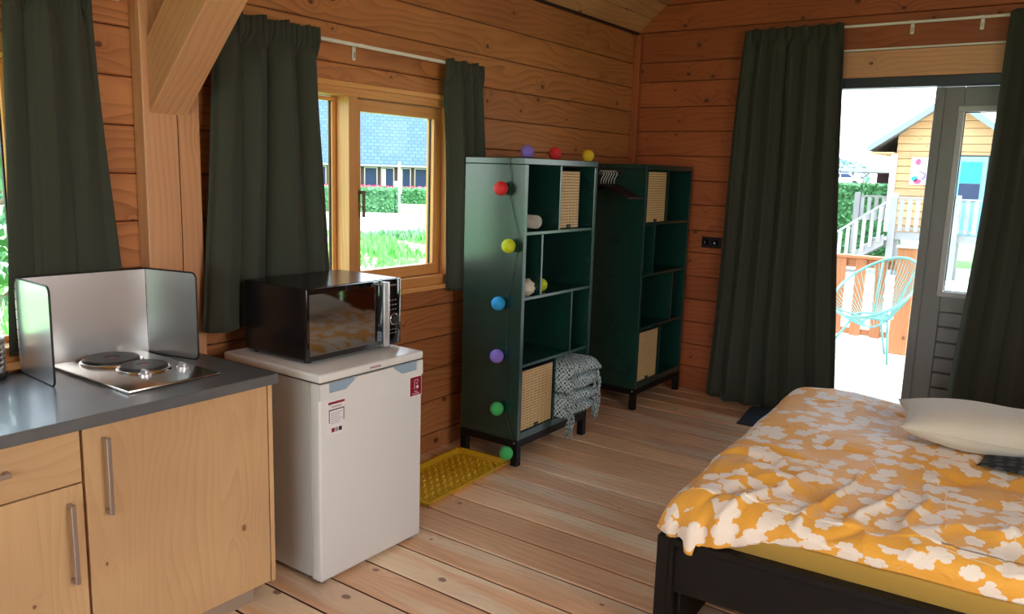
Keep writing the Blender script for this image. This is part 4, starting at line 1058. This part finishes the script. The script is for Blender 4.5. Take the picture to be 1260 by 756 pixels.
cushion('cushion', 'plain beige linen cushion lying on the flowered duvet', 'linen', (2.70, 3.70, 0.625), (0, math.radians(1), math.radians(10)), 0.66, 0.46, 0.19, 2, piping='linen')
cushion('cushion', 'flat black cushion with grey ovals peeping out under the beige cushion', 'oval_print', (2.96, 3.60, 0.565), (0, 0, math.radians(4)), 0.55, 0.42, 0.05, 5)
# ------------------------------------------------------------ exterior: ground
gr = thing('ground', None, None, kind='structure')
bm = bmesh.new(); bx(bm, -120, 60, -60, 140, -0.6, -0.4); obj('lawn_ground', bm, 'lawn', gr)
bm = bmesh.new(); bx(bm, -8, 12, 9.6, 22, -0.4, -0.385); obj('gravel_yard', bm, 'gravel', gr)
FV = Vector((-0.711, 0.703, 0)).normalized(); RV = Vector((FV.y, -FV.x, 0)); AZ = math.atan2(RV.y, RV.x)
def vp(f, r, z=0.0): p = Vector((2.93, 0, 0))+FV*f+RV*r; return (p.x, p.y, z)
bm = bmesh.new(); bx(bm, -45, 40, 0, 12, 0, 0.02); obj('gravel_road', bm, 'gravel', gr, loc=vp(24, 0, -0.4), rot=(0, 0, AZ))
bm = bmesh.new(); bx(bm, -45, 40, 0, 1.6, 0, 0.012); obj('sand_path', bm, 'gravel', gr, loc=vp(15.5, 0, -0.4), rot=(0, 0, AZ))
# grass tufts near the window
def tufts(name, label, n_, f0, f1, r0, r1, hmin, hmax, seed, mat='grass_blade', bend=0.5):
    rs = random.Random(seed); bm = bmesh.new()
    for k in range(n_):
        f = rs.uniform(f0, f1); r = rs.uniform(r0, r1); p = vp(f, r); q = noise.noise(Vector((p[0]*0.8, p[1]*0.8, 0)))
        if q < -0.05: continue
        h = rs.uniform(hmin, hmax)*(0.7+q); a = rs.uniform(0, 6.28); w = 0.018*f/8
        dx, dy = math.cos(a), math.sin(a); l = h*bend*rs.uniform(-1, 1)
        v = [bm.verts.new((p[0]-dx*w, p[1]-dy*w, -0.4)), bm.verts.new((p[0]+dx*w, p[1]+dy*w, -0.4)), bm.verts.new((p[0]+dx*w*0.6+dy*l*0.4, p[1]+dy*w*0.6-dx*l*0.4, -0.4+h*0.6)), bm.verts.new((p[0]+dy*l, p[1]-dx*l, -0.4+h))]
        bm.faces.new((v[0], v[1], v[2], v[3]))
    obj(name, bm, mat, None, label=label, cat='grass', kind='stuff')
tufts('grass_tufts', 'rough green grass growing outside the small window', 14000, 9, 23, -6, 5, 0.10, 0.32, 1)
tufts('border_plants', 'low grey-green border plants along the near edge of the gravel road', 2500, 22.5, 24.3, -5, 1.6, 0.10, 0.30, 2, 'far_green')
tufts('meadow_grass', 'green meadow grass outside the window by the cooktop', 5000, 5, 14, -14, -6.2, 0.06, 0.2, 4)

def hedge(label, lo, hi, loc, rz, n_, seed, size=0.11):
    h = thing('hedge', label, 'hedge', loc, rz); rs = random.Random(seed)
    bm = bmesh.new(); bx(bm, lo[0]+0.1, hi[0]-0.1, lo[1]+0.1, hi[1]-0.1, 0, hi[2]-0.08); obj('hedge_core', bm, 'far_green' if False else 'leaf_green', h)
    bm = bmesh.new()
    for k in range(n_):
        s = rs.random(); x = rs.uniform(lo[0], hi[0]); y = rs.uniform(lo[1], hi[1]); z = rs.uniform(0, hi[2])
        if s < 0.55: y = lo[1]+rs.uniform(0, 0.14)
        elif s < 0.85: z = hi[2]-rs.uniform(0, 0.14)
        else: x = rs.choice((lo[0], hi[0]))
        a = Vector((rs.uniform(-1, 1), rs.uniform(-1, 1), rs.uniform(-1, 1))).normalized()*size; b = a.orthogonal().normalized()*size*0.6
        c = Vector((x, y, z)); bm.faces.new([bm.verts.new(c-a), bm.verts.new(c+b), bm.verts.new(c+a), bm.verts.new(c-b)])
    obj('hedge_leaves', bm, 'leaf_green', h, kind='stuff')
hedge('long clipped hedge beyond the gravel road outside the small window', (-26, 0, 0), (1.0, 2.2, 1.08), vp(36, 0, -0.4), AZ, 9000, 1)
hedge('farther low hedge at the right, in front of the tiled farmhouse', (1.6, 0, 0), (16, 2, 0.85), vp(46, 0, -0.4), AZ, 4000, 2)
hedge('tall green hedge left of the wooden cabin', (-7, 0, 0), (-1.3, 1.2, 1.95), (0, 23.6, -0.4), 0, 9000, 3, 0.07)

# farmhouse with long tiled roof
fh = thing('farmhouse', 'low dark farmhouse with a long blue-grey tiled roof beyond the hedge', 'building', vp(52, 0, -0.4), AZ)
box('facade', 'brick_brown', fh, -30, 5.2, 0, 0.3, 0, 2.2, 0)
box('gable_wall', 'brick_brown', fh, 4.9, 5.2, 0.3, 12, 0, 2.2, 0)
bm = bmesh.new(); uvl = bm.loops.layers.uv.new('UVMap')
P0 = [(-31, -0.6, 2.12), (6.0, -0.6, 2.12), (2.6, 6.2, 6.9), (-28, 6.2, 6.9)]; vs = [bm.verts.new(p) for p in P0]; f = bm.faces.new(vs)
vs2 = [bm.verts.new(p) for p in ((6.0, -0.6, 2.12), (6.0, 13, 2.12), (2.6, 6.2, 6.9))]; bm.faces.new(vs2)
vs3 = [bm.verts.new(p) for p in ((6.0, 13, 2.12), (-31, 13, 2.12), (-28, 6.2, 6.9), (2.6, 6.2, 6.9))]; bm.faces.new(vs3)
for f in bm.faces:
    for l in f.loops: l[uvl].uv = (l.vert.co.x if abs(f.normal.x) < 0.5 else l.vert.co.y, l.vert.co.z*1.35)
o = obj('tiled_roof', bm, 'roof_tile', fh, uv=False); o.modifiers.new('t', 'SOLIDIFY').thickness = 0.15
box('gutter', 'handle_metal', fh, -31, 6, -0.68, -0.56, 2.05, 2.15, 0)
for k in range(17):
    x = 4.0-k*1.05
    w = thing('farmhouse_window', None, None); w.parent = fh; w.location = (x, -0.02, 0.75)
    box('window_frame', 'handle_metal', w, -0.42, 0.42, 0, 0.05, 0, 1.25, 0); box('pane', 'car_glass', w, -0.35, 0.35, -0.02, 0.0, 0.07, 1.18, 0)
    if k % 3 != 1: box('window_curtain', 'white_metal', w, -0.33, -0.12, -0.03, -0.02, 0.10, 1.15, 0)
bm = bmesh.new(); rs = random.Random(5)
for k in range(900):
    c = Vector((rs.uniform(-9, 4.6), rs.uniform(-1.4, -1.0), rs.uniform(0.62, 0.86))); a = Vector((rs.uniform(-1, 1), rs.uniform(-1, 1), rs.uniform(-1, 1)))*0.08; b = a.orthogonal().normalized()*0.07
    bm.faces.new([bm.verts.new(c-a), bm.verts.new(c+b), bm.verts.new(c+a), bm.verts.new(c-b)])
obj('flower_bed', bm, 'pink_flower', None, loc=vp(52, 0, -0.4), rot=(0, 0, AZ), label='row of pink flowers in front of the farmhouse windows', cat='flowers', kind='stuff')
sg2 = thing('sign_post', 'white notice box on a pole in front of the farmhouse', 'sign', vp(40, 1.22, -0.4))
box('sign_pole', 'white_metal', sg2, -0.04, 0.04, -0.04, 0.04, 0, 2.3, 0); box('sign_box', 'sticker_white', sg2, -0.22, 0.22, -0.17, -0.05, 0.75, 1.35, 0.01)

def tree(label, loc, h, crown, n_, seed, leaf=0.09, mat='leaf_green', name='tree'):
    t_ = thing(name, label, 'tree', loc); rs = random.Random(seed)
    bm = bmesh.new(); tube(bm, [(0, 0, 0), (0.03*h, 0.01*h, h*0.4), (0, 0, h*0.85)], [h*0.022, h*0.016, h*0.006], 8)
    for k in range(9):
        a = rs.uniform(0, 6.28); z = h*rs.uniform(0.3, 0.75); r = crown*rs.uniform(0.6, 0.95)
        tube(bm, [(0, 0, z), (math.cos(a)*r*0.5, math.sin(a)*r*0.5, z+h*0.08), (math.cos(a)*r, math.sin(a)*r, z+h*0.14)], [h*0.008, h*0.005, h*0.002], 5)
    obj('trunk', bm, 'bark', t_)
    bm = bmesh.new()
    for k in range(n_):
        d = Vector((rs.gauss(0, 1), rs.gauss(0, 1), rs.gauss(0, 1))).normalized()*rs.uniform(0.35, 1)**0.6
        c = Vector((d.x*crown, d.y*crown, h*0.66+d.z*h*0.36)); c += Vector([noise.noise(c*1.3+Vector((i*9, 0, 0)))*crown*0.3 for i in range(3)])
        a = Vector((rs.uniform(-1, 1), rs.uniform(-1, 1), rs.uniform(-1, 1))).normalized()*leaf; b = a.orthogonal().normalized()*leaf*0.55
        bm.faces.new([bm.verts.new(c-a), bm.verts.new(c+b), bm.verts.new(c+a), bm.verts.new(c-b)])
    obj('foliage', bm, mat, t_, kind='stuff')
tree('young leafy tree outside the window by the cooktop', (-2.9, 2.05, -0.4), 2.75, 0.85, 900, 3, 0.055)
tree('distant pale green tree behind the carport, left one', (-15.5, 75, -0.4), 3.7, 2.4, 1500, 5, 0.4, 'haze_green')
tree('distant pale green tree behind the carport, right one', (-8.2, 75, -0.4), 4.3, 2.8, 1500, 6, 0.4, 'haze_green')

# ------------------------------------------------------------ terrace
dk = thing('terrace', None, None, kind='structure')
y = YB+0.095
while y < 8.5:
    centred('deck_board', 'deck_wood', dk, -0.8, 5.2, y, y+0.138, -0.045, -0.018, 0.003); y += 0.144
box('deck_joists', 'weathered_wood', dk, -0.78, 5.18, YB+0.1, 8.48, -0.38, -0.047, 0)
rl = thing('terrace_railing', 'reddish wooden terrace railing with wide balusters and a thick post', 'railing', (1.59, 8.34, -0.018))
centred('thick_post', 'fence_wood', rl, -0.085, 0.085, -0.06, 0.11, 0, 1.02, 0.008, axis=2); centred('post_cap', 'deck_wood', rl, -0.1, 0.1, -0.075, 0.125, 1.02, 1.045, 0.006)
centred('top_board', 'fence_wood', rl, -2.4, -0.087, -0.03, 0.09, 0.885, 0.915, 0.004); centred('upper_rail', 'fence_wood', rl, -2.4, -0.087, 0.0, 0.04, 0.80, 0.884, 0.004)
centred('lower_rail', 'fence_wood', rl, -2.4, -0.087, 0.0, 0.04, 0.13, 0.19, 0.004)
for k in range(12): centred('baluster', 'fence_wood', rl, -0.27-k*0.185, -0.17-k*0.185, -0.022, -0.001, 0.12, 0.883, 0.003, axis=2)
# chair
ch = thing('cord_lounge_chair', 'mint round cord lounge chair with an oval hoop standing on the terrace', 'chair', (1.44, 7.85, -0.018))
A_ = Vector((0.36, 0.72, 0.6)).normalized(); B_ = Vector((0.9, -0.45, 0)).normalized(); N_ = A_.cross(B_).normalized()
if N_.z < 0: N_ = -N_
c0 = Vector((0, 0, 0.685)); hoop = []
for k in range(64):
    a = 2*PI*k/64; s = 0.36*(1-0.10*math.cos(a)); hoop.append(c0+A_*0.43*math.cos(a)+B_*s*math.sin(a))
bm = bmesh.new(); tube(bm, hoop, 0.012, 8, closed=True); obj('hoop', bm, 'mint_plastic', ch, smooth=True)
ic = c0-N_*0.26-A_*0.20; ir = [ic+A_*0.07*math.cos(2*PI*k/32)+B_*0.085*math.sin(2*PI*k/32) for k in range(32)]
bm = bmesh.new(); tube(bm, ir, 0.008, 6, closed=True); obj('inner_ring', bm, 'mint_plastic', ch, smooth=True)
bm = bmesh.new()
for k in range(56):
    a = 2*PI*k/56; s = 0.36*(1-0.10*math.cos(a)); p = c0+A_*0.43*math.cos(a)+B_*s*math.sin(a); q = ic+A_*0.07*math.cos(a)+B_*0.085*math.sin(a); m_ = (p+q)/2-N_*0.06
    tube(bm, [p, p*0.55+m_*0.5-p*0.05, m_*0.5+q*0.5, q][0:1]+[p.lerp(m_, 0.5), m_.lerp(q, 0.45), q], 0.0036, 4, caps=False)
obj('cords', bm, 'mint_plastic', ch, smooth=True, kind='stuff')
bm = bmesh.new(); base = [Vector((0.0+0.16*math.cos(2*PI*k/32), 0.16*math.sin(2*PI*k/32)-0.02, 0.415)) for k in range(32)]; tube(bm, base, 0.011, 8, closed=True); obj('base_ring', bm, 'mint_plastic', ch, smooth=True)
for (lx, ly) in ((0.17, -0.10), (0.06, 0.36), (-0.40, -0.12)):
    d = Vector((lx, ly, 0)).normalized(); bm = bmesh.new(); tube(bm, [Vector((0, -0.02, 0.415))+d*0.155, Vector((lx, ly, 0))], 0.011, 8); obj('leg', bm, 'mint_plastic', ch, smooth=True)
for k in (6, 26, 38, 58):
    bm = bmesh.new(); p = hoop[k]; q = min(base, key=lambda b: (b-p).length); tube(bm, [p, q], 0.008, 6); obj('stay', bm, 'mint_plastic', ch, smooth=True)

# ------------------------------------------------------------ wooden cabin across the yard
cb = thing('wooden_cabin', 'pale wooden cabin with gable roof and blue door across the yard', 'cabin', (0.25, 20, 0.5))
z = 0.0; hw = 1.0; EZ = 1.80; RZ = 2.90
def halfw(zz): return hw if zz <= EZ else max(0.0, 1.45*(RZ-zz)/(RZ-EZ+0.0))
while z < RZ-0.1:
    z1 = z+0.165
    def hwid(zz): return hw if zz < 2.18 else hw*(RZ-zz)/(RZ-2.18)
    a, b = hwid(z), hwid(z1); bm = bmesh.new()
    hexa(bm, [(-a, -0.02, z+0.006), (a, -0.02, z+0.006), (a, 0.04, z), (-a, 0.04, z), (-b, 0, z1-0.006), (b, 0, z1-0.006), (b, 0.04, z1), (-b, 0.04, z1)])
    obj('wall_plank', bm, 'cabin_wood', cb); z = z1
box('side_wall', 'cabin_wood', cb, -hw, -hw+0.05, 0.04, 4, 0, 2.1, 0, axis=1); box('side_wall', 'cabin_wood', cb, hw-0.05, hw, 0.04, 4, 0, 2.1, 0, axis=1)
box('corner_board', 'sticker_white', cb, -hw-0.1, -hw+0.03, -0.06, -0.02, 0, 1.75, 0.004, axis=2)
for sx in (-1, 1):
    bm = bmesh.new(); ex = 1.55*sx; 
    hexa(bm, [(ex, -0.36, EZ), (0, -0.36, RZ), (0, 4.2, RZ), (ex, 4.2, EZ), (ex, -0.36, EZ+0.10), (0, -0.36, RZ+0.10), (0, 4.2, RZ+0.10), (ex, 4.2, EZ+0.10)]); obj('roof_slab', bm, 'weathered_wood', cb, axis=1)
    bm = bmesh.new(); hexa(bm, [(ex, -0.40, EZ-0.03), (0, -0.40, RZ-0.03), (0, -0.362, RZ-0.03), (ex, -0.362, EZ-0.03), (ex, -0.40, EZ+0.12), (0, -0.40, RZ+0.12), (0, -0.362, RZ+0.12), (ex, -0.362, EZ+0.12)]); obj('barge_board', bm, 'barge_blue', cb)
    x0, x1 = sorted((ex, hw*sx)); box('soffit', 'cabin_wood', cb, x0, x1, -0.36, 4, EZ-0.05, EZ-0.02, 0)
cd_ = thing('cabin_door', None, None); cd_.parent = cb; cd_.location = (0.52, -0.03, 0)
box('door_surround', 'seal_black', cd_, -0.31, 0.31, -0.01, 0.0, 0, 1.74, 0); box('door_frame', 'blue_door', cd_, -0.29, 0.29, -0.04, -0.01, 0, 1.71, 0.004)
box('upper_glass_reflection', 'ball_blue', cd_, -0.20, 0.20, -0.05, -0.04, 1.15, 1.6, 0); box('lower_glass', 'car_glass', cd_, -0.20, 0.20, -0.05, -0.04, 0.75, 1.14, 0)  # upper pane painted blue to stand for a deep blue reflection
for k in range(4): box('door_board', 'blue_door', cd_, -0.20, 0.20, -0.048, -0.04, 0.08+k*0.15, 0.21+k*0.15, 0.002)
pn = thing('wall_painting', 'white board painted with pink and purple shapes on the cabin wall', 'painting', (-0.06, 19.97, 1.58))
box('board', 'sticker_white', pn, -0.36, 0.30, -0.03, -0.005, 0, 0.60, 0.002)
def blob(parent, mat, cx, cz, rx, rz_, seed, nm='painted_shape'):
    bm = bmesh.new(); n_ = 18; f = [bm.verts.new((cx+rx*(1+0.3*noise.noise(Vector((math.cos(6.283*k/n_)*1.5, math.sin(6.283*k/n_)*1.5, seed))))*math.cos(6.283*k/n_), -0.032, cz+rz_*(1+0.3*noise.noise(Vector((k*0.9, seed, 0))))*math.sin(6.283*k/n_))) for k in range(n_)]; bm.faces.new(f); obj(nm, bm, mat, parent)
blob(pn, 'pink_flower', -0.22, 0.50, 0.06, 0.07, 1); blob(pn, 'pink_flower', -0.20, 0.07, 0.08, 0.06, 2); blob(pn, 'ball_blue', -0.26, 0.13, 0.07, 0.06, 3); blob(pn, 'ball_blue', 0.16, 0.24, 0.07, 0.08, 4); blob(pn, 'ball_red', 0.17, 0.40, 0.05, 0.03, 5); blob(pn, 'grass_blade', 0.02, 0.08, 0.02, 0.07, 6)
bm = bmesh.new(); tube(bm, [(-0.24, -0.034, 0.42), (-0.22, -0.034, 0.33), (-0.15, -0.034, 0.28), (-0.07, -0.034, 0.25), (-0.06, -0.034, 0.17), (-0.12, -0.034, 0.12)], [0.006, 0.01, 0.02, 0.03, 0.03, 0.045], 6); bmesh.ops.scale(bm, vec=(1, 0.05, 1), verts=bm.verts, space=Matrix.Translation((0, 0.034, 0))); obj('painted_curl', bm, 'ball_purple', pn)
# cabin platform, railing and stairs
ww = 'weathered_wood'
pf = thing('cabin_platform', 'raised grey wooden platform in front of the cabin', 'platform', (0, 19, -0.4))
for k in range(7): box('platform_board', ww, pf, -0.55, 4.2, 0.02+k*0.14, 0.155+k*0.14, 0.86, 0.90, 0)
box('skirt_beam', ww, pf, -0.55, 4.2, -0.04, 0.02, 0.80, 0.97, 0.004)
for x in (-0.45, 0.7, 1.9, 3.1): box('support_post', ww, pf, x, x+0.1, 0.03, 0.13, 0, 0.86, 0, axis=2)
def grey_rail(label, x0, x1, y, zb, zt, posts, post_base=-0.4, n=None):
    r = thing('grey_railing', label, 'railing', (x0, y, post_base)); zb -= post_base; zt -= post_base
    box('handrail', ww, r, 0, x1-x0, -0.03, 0.05, zt-0.04, zt, 0.003); box('lower_rail', ww, r, 0, x1-x0, 0, 0.03, zb, zb+0.05, 0.003)
    for p in posts: box('post', ww, r, p-x0-0.065, p-x0+0.065, -0.06, 0.06, 0, zt+0.07, 0.006, axis=2)
    k = 0.12
    while k < x1-x0-0.05: box('baluster', ww, r, k, k+0.085, -0.025, -0.002, zb-0.03, zt-0.04, 0.002, axis=2); k += 0.155
grey_rail('grey wooden railing along the cabin platform', -0.5, 4.1, 18.93, 0.62, 1.32, (-0.5, 0.70, 1.9, 3.1, 4.1))
grey_rail('short grey wooden railing behind the stairs beside the hedge', -1.62, -0.75, 20.4, 0.75, 1.30, (-1.57,))
stp = thing('cabin_stairs', 'grey wooden stairs climbing to the cabin platform', 'stairs', (-0.58, 18.6, -0.4))
for yy in (0.0, 0.82):
    bm = bmesh.new(); hexa(bm, [(-1.05, yy, 0.0), (-1.25, yy, 0.0), (-1.25, yy+0.05, 0.0), (-1.05, yy+0.05, 0.0), (0, yy, 0.68), (0, yy, 0.92), (0, yy+0.05, 0.92), (0, yy+0.05, 0.68)][0:8]); obj('stringer', bm, ww, stp)
for k in range(5): box('tread', ww, stp, -1.12+k*0.22, -0.86+k*0.22, 0.05, 0.82, 0.12+k*0.165, 0.16+k*0.165, 0.002, axis=1)
bm = bmesh.new(); hexa(bm, [(-1.3, -0.03, 0.62), (0.06, -0.03, 1.62), (0.06, 0.03, 1.62), (-1.3, 0.03, 0.62), (-1.3, -0.03, 0.68), (0.06, -0.03, 1.68), (0.06, 0.03, 1.68), (-1.3, 0.03, 0.68)]); obj('handrail', bm, ww, stp)
for k in range(8):
    x = -1.22+k*0.155; box('baluster', ww, stp, x, x+0.075, -0.052, -0.031, 0.86+x*0.74-0.02, 1.60+x*0.735, 0.002, axis=2)
box('newel_post', ww, stp, -1.38, -1.30, -0.05, 0.05, 0, 0.78, 0.004, axis=2)
# storage yard far behind
bk = thing('raised_yard', None, None, kind='structure'); box('raised_yard_ground', 'gravel', bk, -15, 6, 36, 70, -0.4, 1.38, 0)
cp_ = thing('open_carport', 'open grey carport with a dark interior far behind the hedge', 'carport', (-5.2, 40, 1.38))
box('carport_roof', ww, cp_, -1.35, 3.4, -1, 5, 0.66, 0.83, 0); box('carport_back', 'brick_brown', cp_, -0.9, 3.4, 4.6, 4.7, 0, 0.66, 0); 
for x in (-0.95, 1.6, 3.2): box('carport_post', ww, cp_, x, x+0.1, -0.6, -0.5, 0, 0.66, 0, axis=2)
bm = bmesh.new(); hexa(bm, [(-0.86, -0.6, 0.1), (-0.80, -0.6, 0.05), (-0.80, -0.5, 0.05), (-0.86, -0.5, 0.1), (-0.2, -0.6, 0.66), (-0.1, -0.6, 0.66), (-0.1, -0.5, 0.66), (-0.2, -0.5, 0.66)]); obj('carport_brace', bm, ww, cp_)
def car(label, loc, rz, s=0.42):
    c = thing('car', label, 'car', loc, rz); 
    bm = bmesh.new(); prof = [(-2.1, 0.3), (-2.15, 0.75), (-1.5, 0.9), (-0.9, 1.4), (0.7, 1.42), (1.4, 0.95), (2.1, 0.8), (2.15, 0.3)]
    f = [bm.verts.new((x*s, -0.85*s, z*s)) for x, z in prof]; b = [bm.verts.new((x*s, 0.85*s, z*s)) for x, z in prof]; bm.faces.new(f); bm.faces.new(b[::-1])
    for k in range(8): bm.faces.new((f[k], b[k], b[(k+1) % 8], f[(k+1) % 8]))
    obj('car_body', bm, 'car_white', c)
    for sg_ in (-1, 1):
        for (xa, xb) in ((-1.25, -0.2), (-0.1, 1.1)):
            bm = bmesh.new(); v = [bm.verts.new((x*s, sg_*0.86*s, z*s)) for x, z in ((xa, 0.95), (xb, 0.95), (min(xb, 0.65), 1.34), (max(xa, -0.82), 1.34))]; bm.faces.new(v); obj('side_window', bm, 'car_glass', c)
        for x in (-1.3, 1.3):
            bm = bmesh.new(); lathe(bm, [(0, -0.1*s), (0.33*s, -0.1*s), (0.33*s, 0.1*s), (0, 0.1*s)], 16, M4=Matrix.Translation((x*s, sg_*0.8*s, 0.33*s)) @ Matrix.Rotation(PI/2, 4, 'X')); obj('wheel', bm, 'black_matt', c)
car('white car parked at the left edge of the distant yard', (-6.35, 38.5, 1.38), 0.25)
car('white car parked behind, in the distance left of the carport', (-7.6, 43.5, 1.62), 0.1, 0.42)
box('car_ramp', 'gravel', None, -9.0, -6.6, 42.6, 44.4, 1.38, 1.62, 0, label='low pale loading bank under the far white car', cat='bank')
